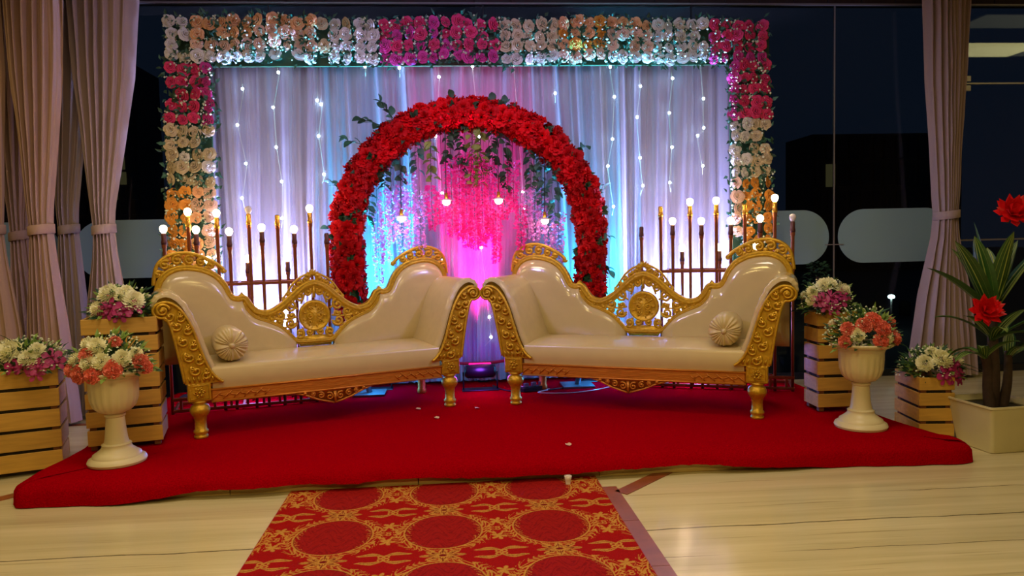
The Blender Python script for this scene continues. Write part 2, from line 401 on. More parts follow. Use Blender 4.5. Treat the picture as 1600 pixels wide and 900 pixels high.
# ---------------------------------------------------------------- outside at night
struct('ground_outside', MB().box((2, 30, -0.05), (80, 47.7, 0.06)), M['ground'], smooth=False)
def building(x0, x1, y, h, cols, rows, label, lit=()):
    b = empty('office_building', ((x0 + x1) / 2, y, 0), 0, label, 'building')
    MB().box((0, 1.0, h / 2), (x1 - x0, 2, h)).build('wall', M['facade'], b, smooth=False)
    cw = (x1 - x0) / cols; rh = h / rows; rr = random.Random(cols)
    for r_ in range(rows):
        for c in range(cols):
            ww = cw * rr.choice((0.4, 0.55, 0.75))
            MB().box((-(x1 - x0) / 2 + cw * (c + 0.5), -0.02, rh * (r_ + 0.5)), (ww, 0.08, rh * 0.82)).build('window', M['litwin'] if (r_, c) in lit else M['facadewin'], b, smooth=False)
building(12.2, 17.5, 24, 4.6, 13, 5, 'dark office block with rows of narrow windows seen through the right glass', {(3, 1)})
building(-16.5, -9.6, 24, 7.0, 22, 15, 'dark building with a few lit windows seen through the left glass', {(8, 20), (7, 20), (9, 18), (6, 19), (10, 20)})
lp = empty('street_lamp', (5.63, 9.0, 0), 0, 'distant street lamp glowing white low outside the right glass', 'street lamp')
MB().tube([(0, 0, 0), (0, 0, 0.40)], 0.012).build('pole', M['steel'], lp)
MB().lathe([(0.0, 0.40), (0.035, 0.41), (0.045, 0.43), (0.03, 0.45), (0, 0.46)], 12).build('lamp_head', M['street'], lp)
for px_, py_, h_ in ((6.29, 10.5, 0.20), (6.78, 10.5, 0.20)):
    bo = empty('bollard', (px_, py_, 0), 0, 'short grey bollard outside the glass, %s of the street lamp' % ('left' if px_ < 6.5 else 'right'), 'bollard')
    MB().lathe([(0.08, 0), (0.08, h_), (0.05, h_ + 0.03), (0, h_ + 0.03)], 14).build('post', M['facade'], bo)

# ================================================================ STAGE
st = empty('stage_platform', (0.25, 4.8, 0), 0, 'low wooden stage platform showing cream boards under the red carpet', 'platform')
for k in range(5):
    MB().bbox((-2.35 + 0.475 + 0.95 * k, -1.01, 0.047), (0.946, 0.03, 0.094), 0.002).build('fascia_board', M['board'], st, smooth=False)
for k in range(5):
    MB().bbox((-2.35 + 0.475 + 0.95 * k, 0.09, 0.048), (0.946, 2.16, 0.092), 0.002).build('deck_panel', M['board'], st, smooth=False)

def carpet():
    base = cr([(-2.26, 5.96), (-2.23, 5.0), (-2.21, 4.3), (-2.23, 3.95), (-2.20, 3.76), (-2.02, 3.70), (-1.2, 3.715), (0, 3.72), (1.2, 3.715), (2.3, 3.70), (2.72, 3.67), (2.80, 3.74), (2.76, 3.95), (2.715, 4.3), (2.68, 5.0), (2.66, 5.96)], 26)
    # resample densely
    P = [Vector((x, y)) for x, y in base]; out = []
    acc = 0; step = 0.018
    for a, b in zip(P, P[1:]):
        L = (b - a).length; n = max(1, int(L / step))
        for k in range(n): out.append(a.lerp(b, k / n))
    out.append(P[-1]); C = Vector((0.24, 5.2))
    rows = []; rr = random.Random(3)
    from mathutils import noise
    prof = [(0.0, 'hem', 1.0), (0.006, 0.068, 1.0), (0.02, 0.088, 0.9), (0.045, 0.104, 0.6), (0.08, 0.116, 0.3), (0.14, 0.12, 0.1)]
    nrm = []
    for i in range(len(out)):
        t = out[min(i + 3, len(out) - 1)] - out[max(i - 3, 0)]
        nrm.append(Vector((-t.y, t.x)).normalized())
    for off, z, k in prof:
        row = []
        for i, p in enumerate(out):
            nn = nrm[i]; w = noise.noise(Vector((p.x * 2.2, p.y * 2.2, 0))); w2 = noise.noise(Vector((p.x * 6.3 + off * 14, p.y * 6.3, 5)))
            f = 0.030 * w * k + 0.022 * w2 * k
            q = p + nn * (off + f * 0.9)
            if z == 'hem':
                front = max(0, min(1, (p.x + 1.75) / 0.5)) * max(0, min(1, (2.0 - p.x) / 0.5)) * (1 if p.y < 3.85 else 0)
                side = 0.004
                zz = side + front * (0.042 + 0.018 * w + 0.006 * noise.noise(Vector((p.x * 25, 0, 0))))
                if p.y > 3.85: zz = 0.004
            else:
                zz = z + 0.006 * w2 * (1 - k)
            row.append((q.x, q.y, max(0.003, zz)))
        rows.append(row)
    for s_ in (0.75, 0.5, 0.25, 0.02):
        row = []
        for (x, y, z) in rows[5]:
            X = 0.24 + (x - 0.24) * s_; Y = y if y > 5.9 else 5.95 + (y - 5.95) * s_
            row.append((X, Y, 0.12 + 0.0025 * noise.noise(Vector((X * 3, Y * 3, 1)))))
        rows.append(row)
    mb = MB(); mb.grid(rows)
    return mb
tag(carpet().build('red_carpet', M['velvet']), 'plain red carpet draped over the whole stage platform', 'carpet')

# patterned runner (printed damask, colour attribute on a fine grid)
def rug():
    x0, x1, y0, y1 = -0.845, 0.725, 1.9, 3.765
    nx, ny = 520, 620
    xs = np.linspace(x0, x1, nx + 1); ys = np.linspace(y0, y1, ny + 1)
    X, Y = np.meshgrid(xs, ys)
    pu, pv = 0.47, 0.50
    U = ((X + 0.845 - 0.310) / pu + 0.5) % 1 - 0.5; V = ((Y - 3.13) / pv + 0.5) % 1 - 0.5
    U *= pu; V *= pv
    base = np.array(lin((152, 10, 6))); dark = np.array(lin((148, 20, 16))); gold = np.array(lin((186, 134, 56))); mar = np.array(lin((112, 10, 10)))
    img = np.ones(X.shape + (3,)) * base
    r = np.hypot(U, V * 0.90); th = np.arctan2(V, U)
    img[r < 0.163] = dark
    sw = np.sin(95 * U + 1.3 + 4 * np.sin(70 * V + 3 * np.sin(50 * U))) * np.sin(88 * V + 4 * np.sin(60 * U))
    img[(r < 0.158) & (sw > 0.35)] = np.array(lin((128, 12, 14)))
    def paint(mask, c): img[mask] = c
    # leafy wreath
    for sgn in (1, -1):
        w = np.abs(np.sin(16 * th + sgn * 60 * (r - 0.175) + 1.2 * np.sin(9 * th) + 1.5 * np.sin(120 * r)))
        env = np.clip(1 - np.abs(r - 0.184) / (0.014 + 0.036 * np.abs(np.cos(th)) ** 1.5), 0, 1)
        paint((w < 0.5 * env) & (env > 0.05), gold)
    paint(np.abs(r - 0.168) < 0.0035, gold)
    paint(np.abs(r - 0.168 + 0.006) < 0.0014, mar)
    # ornament between rings left/right: small cartouche
    def loc(cu, cv):
        a = (U - cu + pu / 2) % pu - pu / 2; b = (V - cv + pv / 2) % pv - pv / 2; return a, b
    a, b = loc(pu / 2, 0)
    q = np.hypot(a, b * 0.55); t = np.arctan2(b, a)
    paint(np.abs(q - 0.036 - 0.006 * np.cos(8 * t)) < 0.0045, gold)
    paint((np.abs(np.hypot(a, b - 0.010) - 0.008) < 0.0028) | (np.abs(np.hypot(a, b + 0.010) - 0.009) < 0.0028), gold)
    for s in (1, -1):
        qq = np.hypot(a * 1.0, b - s * 0.088); tt = np.arctan2(b - s * 0.088, a)
        paint(qq < 0.030 * np.abs(np.cos(2.5 * tt)) + 0.006, gold)
    # star flowers between rings front/back
    a, b = loc(0, pv / 2)
    q = np.hypot(a * 0.62, b); t = np.arctan2(b, a * 0.62)
    lob = 0.058 * (0.45 + 0.55 * np.abs(np.cos(4 * t)))
    paint(q < lob, gold); paint((q < lob) & ((np.abs(q - 0.6 * lob) < 0.003) | (np.abs(np.sin(4 * t)) < 0.12) & (q > 0.018)), mar); paint(q < 0.010, mar)
    # bow of four leaves at the cell corners
    a, b = loc(pu / 2, pv / 2)
    aa, bb = np.abs(a), np.abs(b)
    cen = 0.018 + 0.25 * aa + 0.012 * np.sin(42 * aa)
    wid = 0.014 * np.clip(1 - np.abs(aa - 0.05) / 0.062, 0, 1) ** 0.6
    paint((np.abs(bb - cen) < wid), gold)
    paint((np.abs(bb - cen) < 0.0018) & (wid > 0.007) & (aa < 0.11), mar)
    paint(np.abs(np.hypot(aa - 0.012, bb - 0.012) - 0.010) < 0.0035, gold)
    rg = np.random.default_rng(1); img *= (1 + 0.10 * rg.standard_normal(X.shape))[..., None]
    img = np.clip(img, 0, 1)
    Z = 0.008 + 0.0 * X
    co = np.stack([X, Y, Z], -1).reshape(-1, 3)
    idx = np.arange((nx + 1) * (ny + 1)).reshape(ny + 1, nx + 1)
    F = np.stack([idx[:-1, :-1], idx[:-1, 1:], idx[1:, 1:], idx[1:, :-1]], -1).reshape(-1, 4)
    me = bpy.data.meshes.new('carpet_runner'); me.vertices.add(len(co)); me.vertices.foreach_set('co', co.astype(np.float32).ravel())
    me.loops.add(F.size); me.loops.foreach_set('vertex_index', F.astype(np.int32).ravel())
    me.polygons.add(len(F)); me.polygons.foreach_set('loop_start', (np.arange(len(F)) * 4).astype(np.int32)); 
    me.update(calc_edges=True); me.validate()
    ca = me.color_attributes.new('print', 'FLOAT_COLOR', 'POINT')
    ca.data.foreach_set('color', np.concatenate([img.reshape(-1, 3), np.ones((len(co), 1))], 1).astype(np.float32).ravel())
    m, nt, b_ = new_mat('damask_print'); at = N(nt, 'ShaderNodeVertexColor'); at.layer_name = 'print'
    nt.links.new(at.outputs[0], b_.inputs['Base Color']); b_.inputs['Roughness'].default_value = 0.95; b_.inputs['Specular IOR Level'].default_value = 0.1
    nz = N(nt, 'ShaderNodeTexNoise'); nz.inputs['Scale'].default_value = 400; bp = N(nt, 'ShaderNodeBump'); bp.inputs['Strength'].default_value = 0.3; bp.inputs['Distance'].default_value = 0.002
    tc = N(nt, 'ShaderNodeTexCoord'); nt.links.new(tc.outputs['Object'], nz.inputs['Vector']); nt.links.new(nz.outputs['Fac'], bp.inputs['Height']); nt.links.new(bp.outputs[0], b_.inputs['Normal'])
    me.materials.append(m)
    return inst('carpet_runner', me)
rg_ = rug(); tag(rg_, 'red carpet runner with gold wreath damask pattern leading up to the stage', 'rug')
MB().box((-0.06, 2.83, 0.0035), (1.575, 1.87, 0.007)).build('backing', M['ribbon'], rg_, smooth=False)

# ================================================================ SHEER BACKDROP
BY = 5.88
def drape():
    root = empty('backdrop_drape', (0.24, BY, 0.12), 0, 'white gathered sheer drape hanging behind the flower arch, lit pink and blue', 'drape')
    rr = random.Random(11)
    def sheet(x0, x1, seed, yo, amp, z0, z1, wig, step=0.0075):
        rs = random.Random(seed); n = int((x1 - x0) / step); 
        ph = []; x = 0; xs = []
        comps = [(rs.uniform(28, 40), rs.uniform(0, 6.28), 1.5), (rs.uniform(52, 75), rs.uniform(0, 6.28), 0.7), (rs.uniform(95, 130), rs.uniform(0, 6.28), 0.4), (rs.uniform(9, 14), rs.uniform(0, 6.28), 0.8)]
        rows = []
        for j in range(15):
            t = j / 14; z = z0 + (z1 - z0) * t; row = []
            for i in range(n + 1):
                xx = x0 + (x1 - x0) * i / n; e = xx + wig * (1 - t) * math.sin(3.1 * xx + seed) * 0.05 + 0.012 * (1 - t) * math.sin(11 * xx + 5 * t)
                y = sum(a * math.sin(w * e + p + 0.6 * math.sin(w * 0.31 * e)) for w, p, a in comps) * amp
                y *= 1.0 - 0.35 * t
                row.append((xx + 0.010 * (1 - t) * math.sin(17 * xx + 4 * t), yo + y, z))
            rows.append(row)
        return MB().grid(rows)
    widths = [(-2.06, -0.55), (-0.57, 0.62), (0.60, 2.06)]
    for k, (a, b) in enumerate(widths):
        sheet(a, b, 5 + k, 0.03, 0.020, 0.02, 2.62, 1).build('cloth_panel', M['drape'], root)
    for k, (a, b) in enumerate([(-2.04, -1.2), (-1.25, -0.3), (-0.35, 0.5), (0.4, 1.3), (1.25, 2.04)]):
        sheet(a, b, 31 + k, -0.035, 0.014, 0.03, 2.62, 2, 0.006).build('net_panel', M['net'], root)
    # top rail and stands
    MB().tube([(-2.3, 0.05, 2.66), (2.3, 0.05, 2.66)], 0.018).build('top_rail', M['metal'], root)
    for x in (-2.12, 2.12): MB().tube([(x, 0.05, 0), (x, 0.05, 2.66)], 0.018).build('upright', M['metal'], root)
    sag = [(x, -0.07, 0.17 + 0.06 * ((x - (-0.05)) / 0.45) ** 2) for x in [-0.5 + 0.05 * i for i in range(19)]]
    mb = MB(); mb.grid([[(p[0], p[1], p[2] + 0.012) for p in sag], [(p[0], p[1] - 0.006, p[2]) for p in sag], [(p[0], p[1], p[2] - 0.012) for p in sag]]); mb.build('red_ribbon', M['ribbon'], root)
drape()

# fairy lights in strings down the drape
FL = [(-1.26, 2.57), (-1.53, 2.45), (-1.31, 2.31), (-0.98, 2.36), (-0.95, 2.33), (-1.58, 2.18), (-0.98, 2.09), (-1.3, 2.01), (-1.53, 1.89), (-0.95, 1.8), (-1.57, 1.63), (-1.27, 1.75), (-1.28, 1.47), (1.29, 2.6), (1.79, 2.51), (1.53, 2.45), (1.32, 2.37), (2.04, 2.35), (1.76, 2.24), (1.5, 2.21), (2.04, 2.12), (1.99, 2.06), (1.3, 2.04), (1.78, 1.97), (1.52, 1.89), (1.26, 1.83), (2.03, 1.82), (1.54, 1.67), (1.76, 1.69), (1.3, 1.51), (2.02, 2.62), (-0.61, 2.61), (-0.35, 2.6), (-0.05, 2.53), (0.21, 2.61), (0.53, 2.62), (0.85, 2.4), (0.25, 2.07), (0.24, 1.21), (-0.05, 1.64), (-0.06, 1.12), (0.29, 0.66), (0.3, 0.5), (0.59, 1.51), (0.58, 1.64), (-0.09, 2.08)]
strings = [(-1.56, 'leftmost string of cold white fairy lights on the drape'), (-1.29, 'second string of fairy lights from the left on the drape'), (-0.97, 'third string of fairy lights from the left, just left of the arch'),
           (-0.61, 'fairy light string high above the left shoulder of the arch'), (-0.35, 'fairy light string above the arch with one lit point under the pink roses'), (-0.06, 'fairy light string left of the drape centre, passing behind the arch'),
           (0.25, 'fairy light string down the magenta centre of the drape'), (0.57, 'fairy light string right of the drape centre, passing behind the arch'), (0.85, 'fairy light string behind the right shoulder of the arch'),
           (1.29, 'fairy light string just right of the arch'), (1.52, 'third string of fairy lights from the right edge of the drape'), (1.77, 'second string of fairy lights from the right edge of the drape'), (2.03, 'rightmost string of fairy lights beside the right flower column')]
bulb_me = MB().lathe([(0, -0.011), (0.008, -0.008), (0.011, 0), (0.008, 0.008), (0, 0.011)], 8).mesh('bulb', M['fairy'])
for sx, lab in strings:
    pts = sorted([p for p in FL if min(strings, key=lambda s: abs(s[0] - p[0]))[0] == sx], key=lambda p: -p[1])
    root = empty('fairy_light_string', (sx, 5.80, 2.70), 0, lab, 'string lights', 'fairy light strings on the drape')
    path = [(0, 0, 0)]
    for (x, z) in pts: path += [(x - sx, 0, z - 2.70), (x - sx + 0.002, 0.004, z - 2.72)]
    path += [(0, 0, min(p[2] for p in path) - 0.05)]
    MB().tube(path, 0.0012, 4).build('wire', M['bud'], root)
    for (x, z) in pts: inst('bulb', bulb_me, root, (x - sx, -0.012, z - 2.70))

# ================================================================ FLOWER MESHES
def petal(mb, ang, hw, r0, r1, z0, z1, curl, ruff=0.0, na=4, nb=3, rr=random):
    rows = []
    for j in range(nb + 1):
        b = j / nb; row = []
        for i in range(na + 1):
            a = -1 + 2 * i / na
            wdt = hw * math.sin(PI * (0.30 + 0.42 * b)) if nb > 1 else hw
            rad = r0 + (r1 - r0) * b * (1 - 0.20 * a * a)
            z = z0 + (z1 - z0) * math.sin(b * PI / 2) - curl * max(0, b - 0.6) * 2.0 + ruff * b * math.sin(5 * a + ang * 3)
            row.append((rad * math.cos(ang + a * wdt), rad * math.sin(ang + a * wdt), z))
        rows.append(row)
    mb.grid(rows)
def rose(seed, R_=0.050):
    rr = random.Random(seed); mb = MB()
    for (n, r0, r1, z0, z1, hw) in ((2, .06, .13, .1, .62, 1.7), (3, .20, .34, .1, .66, 1.15), (4, .38, .58, .05, .58, .88), (5, .56, .82, .0, .42, .72), (6, .62, 1.08, -.05, .20, .62)):
        o = rr.uniform(0, 6)
        for k in range(n):
            a0 = o + 2 * PI * k / n + rr.uniform(-.2, .2); f1 = rr.uniform(.9, 1.08); f2 = rr.uniform(.88, 1.1); rows = []
            for q in range(5):
                b = q / 4; row = []
                for i in range(5):
                    a = -1 + 2 * i / 4; rad = (r0 * min(1, .35 + 2.2 * b) + (r1 - r0) * b ** 2.6) * (1 - .13 * a * a * b) * f1 + .035 * a
                    z = z0 + (z1 - z0) * math.sin(b * PI / 2) ** .8 * f2 - (.10 * b ** 6) - .10 * a * a * b
                    an = a0 + a * hw * (.75 + .25 * b); row.append((rad * R_ * math.cos(an), rad * R_ * math.sin(an), z * R_))
                rows.append(row)
            mb.grid(rows)
    return mb
def ruffle(seed, R_=0.05):
    rr = random.Random(seed); mb = MB()
    for (n, r1, z1, curl) in ((4, 0.4, 0.8, .1), (6, 0.75, 0.62, .2), (8, 1.0, 0.34, .25), (8, 1.05, 0.05, .15)):
        o = rr.uniform(0, 6)
        for k in range(n):
            petal(mb, o + 2 * PI * k / n, 0.62, 0.1 * R_, r1 * R_ * rr.uniform(.85, 1.1), 0, z1 * R_ * rr.uniform(.75, 1.25), curl * R_, 0.13 * R_, 4, 2)
    return mb
def pompom(seed, R_, n, wid, flat=0.85, frill=0.0):
    rr = random.Random(seed); mb = MB(); g = PI * (3 - 5 ** .5)
    for i in range(n):
        u = 1 - (i + .5) / n * 1.25; ph = i * g
        s = math.sqrt(max(0, 1 - u * u)); d = Vector((s * math.cos(ph), s * math.sin(ph), u))
        t = d.cross(Vector((0, 0, 1))); t = t.normalized() if t.length > 1e-3 else Vector((1, 0, 0)); w = d.cross(t)
        rr_ = R_ * rr.uniform(.88, 1.08); wd = R_ * wid
        tip = d * rr_ + w * (-0.1 * R_)
        p = [d * R_ * .45 - t * wd * .4, d * R_ * .45 + t * wd * .4, d * rr_ * .8 + t * wd + w * R_ * frill * rr.uniform(-1, 1), tip + t * wd * .5, tip + w * R_ * frill, tip - t * wd * .5, d * rr_ * .8 - t * wd + w * R_ * frill * rr.uniform(-1, 1)]
        p = [Vector((q.x, q.y, q.z * flat)) for q in p]
        mb.add(p, [(0, 1, 2, 6), (6, 2, 3, 4), (6, 4, 5)])
    return mb
def orchid_mesh(R_=0.045):
    mb = MB()
    for k, (an, hw, L) in enumerate(((PI / 2, .42, 1.0), (PI / 2 + 1.25, .62, 1.05), (PI / 2 - 1.25, .62, 1.05), (PI / 2 + 2.45, .42, .95), (PI / 2 - 2.45, .42, .95))):
        petal(mb, an, hw, .05 * R_, L * R_, 0, .18 * R_, .08 * R_, .04 * R_)
    mb.lathe([(0, 0), (.16 * R_, .1 * R_), (.2 * R_, .35 * R_), (.1 * R_, .5 * R_), (0, .45 * R_)], 8)
    return mb
def leaf_mesh(name, mat, L=0.06, w=0.024, fold=0.25):
    rows = []
    for j in range(5):
        t = j / 4; ww = w * math.sin(PI * min(1, t * .93 + .05)) ** .8
        zz = 0.12 * L * math.sin(PI * t)
        rows.append([(-ww, L * t, zz + ww * fold), (0, L * t, zz), (ww, L * t, zz + ww * fold)])
    return MB().grid(rows).mesh(name, mat)
ROSE = {c: [rose(s).mesh('rose', M['rose_' + c]) for s in (1, 2, 3)] for c in ('white', 'peach', 'orange', 'pink', 'cream', 'blush', 'magenta')}
REDF = [ruffle(s, 0.058).mesh('red_flower', M['red']) for s in (1, 2, 3, 4)]
MUM = [pompom(s, 0.052, 120, .12).mesh('chrysanthemum', M['mum']) for s in (1, 2)]
CARN = [pompom(s, 0.047, 130, .17, .8, .16).mesh('carnation', M['coral']) for s in (1, 2)]
ORCH = orchid_mesh(0.053).mesh('orchid_bloom', M['orchid'])
LEAF = leaf_mesh('leaf', M['leaf']); LEAFT = leaf_mesh('leaf', M['leafteal']); LEAFL = leaf_mesh('leaf', M['leaflight'])

def leaf_into(mb, p, d, up, L, w):
    d = Vector(d).normalized(); s = d.cross(Vector(up)); s = s.normalized() if s.length > 1e-3 else d.orthogonal().normalized(); n = s.cross(d); p = Vector(p)
    mb.add([p, p + d * L * .45 + s * w + n * w * .3, p + d * L + n * (-.15 * L), p + d * L * .45 - s * w + n * w * .3, p + d * L * .5], [(0, 1, 4), (1, 2, 4), (2, 3, 4), (3, 0, 4)])

# ================================================================ FLOWER BORDER
GYF = 5.76
def garland(name, label, pts, z0):
    root = empty(name, (0, 0, 0), 0, label, 'flower garland', 'flower garlands framing the drape')
    fol = MB(); folt = MB(); bd = MB(); rr = random.Random(len(pts))
    cx = sum(p[0] for p in pts) / len(pts); root.location = (cx, GYF, z0)
    for (x, z, c) in pts:
        if c is None: continue
        s = rr.uniform(.82, 1.08)
        inst('rose', rr.choice(ROSE[c]), root, (x - cx + rr.uniform(-.013, .013), -0.055 + rr.uniform(-.022, .012), z - z0 + rr.uniform(-.013, .013)), (PI / 2 + rr.uniform(-.5, .4), rr.uniform(-3, 3), rr.uniform(-.45, .45)), s)
    for (x, z, c) in pts:
        for k in range(12):
            p = (x - cx + rr.uniform(-.065, .065), rr.uniform(-.075, .0), z - z0 + rr.uniform(-.065, .065))
            leaf_into(rr.choice((fol, folt)), p, (rr.uniform(-1, 1), rr.uniform(-.8, -.1), rr.uniform(-1, 1)), (0, -1, 0.2), rr.uniform(.035, .065), rr.uniform(.008, .016))
        for k in range(5):
            p = Vector((x - cx + rr.uniform(-.05, .05), rr.uniform(-.095, -.05), z - z0 + rr.uniform(-.05, .05))); q = rr.uniform(.006, .012)
            bd.add([p + Vector(v) * q for v in ((1, 0, 0), (0, 0, 1), (-1, 0, 0), (0, 0, -1), (0, -.9, 0))], [(0, 1, 4), (1, 2, 4), (2, 3, 4), (3, 0, 4)])
    tag(fol.build('dark_foliage', M['leaf'], root, smooth=False), kind='stuff'); tag(folt.build('green_foliage', M['leafteal'], root, smooth=False), kind='stuff'); tag(bd.build('filler_buds', M['bud'], root, smooth=False), kind='stuff')
    return root
rr = random.Random(5)
def topcol(x, r):     # r 0 = top row
    px = 262 + (x + 2.04) * (1195 - 262) / (2.53 + 2.04)
    if px < 300: return 'white'
    if px < 400: return 'peach' if r < 2 and rr.random() < .85 else ('blush' if r == 2 else 'white')
    if px < 480: return ('peach', 'blush', 'blush', 'white')[r]
    if px < 575: return 'white' if rr.random() < .8 else 'cream'
    if px < 758: return 'pink' if r < 3 and rr.random() < .8 else 'magenta'
    if px < 850: return 'cream' if r < 3 else 'white'
    if px < 925: return 'orange' if r < 3 and rr.random() < .55 else ('peach' if r < 3 else 'blush')
    if px < 1015: return ('peach', 'blush', 'blush', 'white')[r]
    if px < 1105: return 'white'
    return 'pink' if r < 3 else 'magenta'
pts = []
for i in range(50):
    x = -2.0 + i * (2.47 + 2.0) / 49
    zt = 2.905 - 0.012 * math.sin(i * .5) + (0.02 if i < 9 else 0) - (0.02 if i > 44 else 0)
    for r_ in range(4):
        if rr.random() < 0.035: continue
        pts.append((x, zt - r_ * 0.082, topcol(x, r_)))
g = garland('rose_garland', 'long rose garland along the top of the drape in white, peach and pink blocks', pts, 2.6)
MB().box((0.0, 0.02, 0.16), (4.62, 0.03, 0.30)).build('backing_board', M['leaf'], g, smooth=False)
def side(x0a, x0b, x1a, x1b, name, label, colf, top=2.585, bot=0.93, poles=0.12):
    pts = []; nrow = 19
    for j in range(nrow):
        t = j / (nrow - 1); z = top - (top - bot) * t
        a = x0a + (x0b - x0a) * t; b = x1a + (x1b - x1a) * t
        for k in range(4):
            if rr.random() < 0.06: continue
            pts.append((a + (b - a) * (k + .35) / 3.7, z, colf(j, k)))
    g = garland(name, label, pts, 0.12)
    cx = g.location.x; xa = (x0a + x1a) / 2 - cx; xb = (x0b + x1b) / 2 - cx
    MB().prism([(xb - .14, .75), (xb + .14, .75), (xa + .14, 2.5), (xa - .14, 2.5)], 0.005, 0.03).build('backing_board', M['leaf'], g, smooth=False)
    MB().tube([(xb, 0.02, 0), (xb, 0.02, 0.8)], 0.018).build('stand_pole', M['metal'], g)
    MB().box((xb, 0.02, 0.006), (0.3, 0.1, 0.012)).build('stand_foot', M['metal'], g, smooth=False)
def leftc(j, k):
    if j < 5: return 'magenta' if k == 3 else 'pink'
    if j < 10: return 'cream' if rr.random() < .75 else 'white'
    return 'orange' if k < 2 else ('peach' if rr.random() < .5 and k == 2 else 'blush')
def rightc(j, k):
    if j < 5: return 'magenta' if k == 0 else 'pink'
    if j < 10: return 'white' if k < 2 else 'cream'
    return 'blush' if k == 0 else 'orange'
side(-2.05, -2.11, -1.73, -1.76, 'rose_garland', 'left rose garland column, pink above, cream, then orange at the bottom', leftc)
side(2.23, 2.25, 2.53, 2.57, 'rose_garland', 'right rose garland column, pink above, cream, then golden orange below', rightc)

# ================================================================ RED ARCH
AY = 5.60; ACX, ACZ, AR = 0.155, 1.29, 0.925
def arch_pt(s):      # s from -1 (left foot) to 1 (right foot)
    straight = 1.17; tot = PI * AR + 2 * straight; L = (s + 1) / 2 * tot
    if L < straight:
        z = 0.12 + L; k = (ACZ - z) / straight; x = ACX - AR + 0.13 * k * k; return Vector((x, AY, z)), Vector((-0.2 * k, 0, 1)).normalized()
    if L > tot - straight:
        z = 0.12 + tot - L; k = (ACZ - z) / straight; x = ACX + AR - 0.13 * k * k; return Vector((x, AY, z)), Vector((-0.2 * k, 0, -1)).normalized()
    a = PI - (L - straight) / AR
    return Vector((ACX + AR * math.cos(a), AY, ACZ + AR * math.sin(a))), Vector((math.sin(a), 0, -math.cos(a)))
arch = empty('flower_arch', (ACX, AY, 0.12), 0, 'round arch thickly covered in red flowers standing before the drape', 'flower arch')
AO = Vector((ACX, AY, 0.12))
MB().tube([arch_pt(-1 + 2 * i / 60)[0] - AO for i in range(61)], 0.022, 8).build('arch_tube', M['metal'], arch)
core = MB().tube([arch_pt(-0.80 + 1.6 * i / 60)[0] - AO for i in range(61)], [0.07] * 61, 10); core.build('moss_core', M['leaf'], arch)
for sx in (-1, 1):
    p = arch_pt(sx)[0] - AO; MB().box((p.x, 0, 0.008), (0.24, 0.22, 0.016)).build('foot_plate', M['metal'], arch, smooth=False)
rr = random.Random(9); back = MB(); gaps = MB()
NR = 60
for i in range(NR):
    s = -0.80 + 1.6 * (i + .5) / NR; P, T = arch_pt(s); n1 = T.cross(Vector((0, 1, 0))).normalized()
    for k in range(8):
        an = -PI / 2 + (k - 2) * (2 * PI / 8.6) + (0.35 if i % 2 else 0) + rr.uniform(-.15, .15)
        d = n1 * math.cos(an) + Vector((0, 1, 0)) * math.sin(an)
        c = P + d * 0.092 * rr.uniform(.88, 1.12) + T * rr.uniform(-.012, .012) - AO
        if k < 5:
            if rr.random() < .05: 
                for q in range(5): leaf_into(gaps, c, d + Vector((rr.uniform(-1, 1), rr.uniform(-1, 0), rr.uniform(-1, 1))) * .7, (0, -1, 0.1), .06, .018)
                continue
            o = inst('red_flower', rr.choice(REDF), arch, c, (0, 0, 0), rr.uniform(.8, 1.15))
            dd = (d + Vector((rr.uniform(-.7, .7), rr.uniform(-.5, .2), rr.uniform(-.7, .7)))).normalized()
            o.rotation_mode = 'QUATERNION'; o.rotation_quaternion = dd.to_track_quat('Z', 'Y')
        else:
            q = d.to_track_quat('Z', 'Y').to_matrix(); me = REDF[k % 4]
            back.add([c + q @ v.co for v in me.vertices], [tuple(f.vertices) for f in me.polygons])
    if i % 2 == 0:
        for q in range(3):
            an = rr.uniform(-PI, 0); d = n1 * math.cos(an) + Vector((0, 1, 0)) * math.sin(an)
            leaf_into(gaps, P + d * .085 - AO, d + T * rr.uniform(-1, 1), (0, -1, .1), .07, .016)
tag(back.build('rear_flowers', M['red'], arch), kind='stuff'); tag(gaps.build('filler_leaves', M['leaf'], arch, smooth=False), kind='stuff')
# leafy sprigs sticking out of the arch
for (x, z, dx, dz, n, L) in ((-0.46, 2.26, -.5, .6, 7, .17), (-0.58, 2.16, -.9, .25, 6, .17), (-0.72, 2.02, -1, .3, 5, .15), (-0.84, 1.70, -1, .3, 6, .17), (-0.86, 1.4, -.8, -.5, 5, .15), (-0.88, 0.95, -1, .2, 6, .2), (0.05, 2.30, -.1, 1, 3, .10), (0.43, 2.28, .4, .6, 3, .1),
                              (1.0, 1.95, 1, .4, 4, .12), (1.14, 1.62, 1, .2, 4, .14), (1.16, 1.3, .8, -.6, 7, .2), (1.16, 1.05, .7, -.7, 8, .22), (1.1, 0.88, .8, -.6, 6, .2), (.35, 2.27, -.2, .9, 3, .1)):
    sp = empty('leaf_sprig'); sp.parent = arch; d = Vector((dx, -.25, dz)).normalized(); sp.location = Vector((x, AY - 0.05, z)) - AO - d * L * .75
    MB().tube([(0, 0, 0), d * L * .6, d * L + Vector((0, 0, -.02))], 0.0025, 5).build('stem', M['leafteal'], sp)
    for k in range(n):
        t = (k + 1) / n; ld = (d + Vector((rr.uniform(-.9, .9), rr.uniform(-.5, .1), rr.uniform(-.9, .9)))).normalized()
        o = inst('leaf', rr.choice((LEAF, LEAFT)), sp, d * L * t, (0, 0, 0), rr.uniform(.9, 1.3)); o.rotation_mode = 'QUATERNION'; o.rotation_quaternion = ld.to_track_quat('Y', 'Z') @ Matrix.Rotation(rr.uniform(-.8, .8), 3, 'Y').to_quaternion()

def inner_z(x, r=0.84):
    return ACZ + math.sqrt(max(0.0001, r * r - (x - ACX) ** 2))
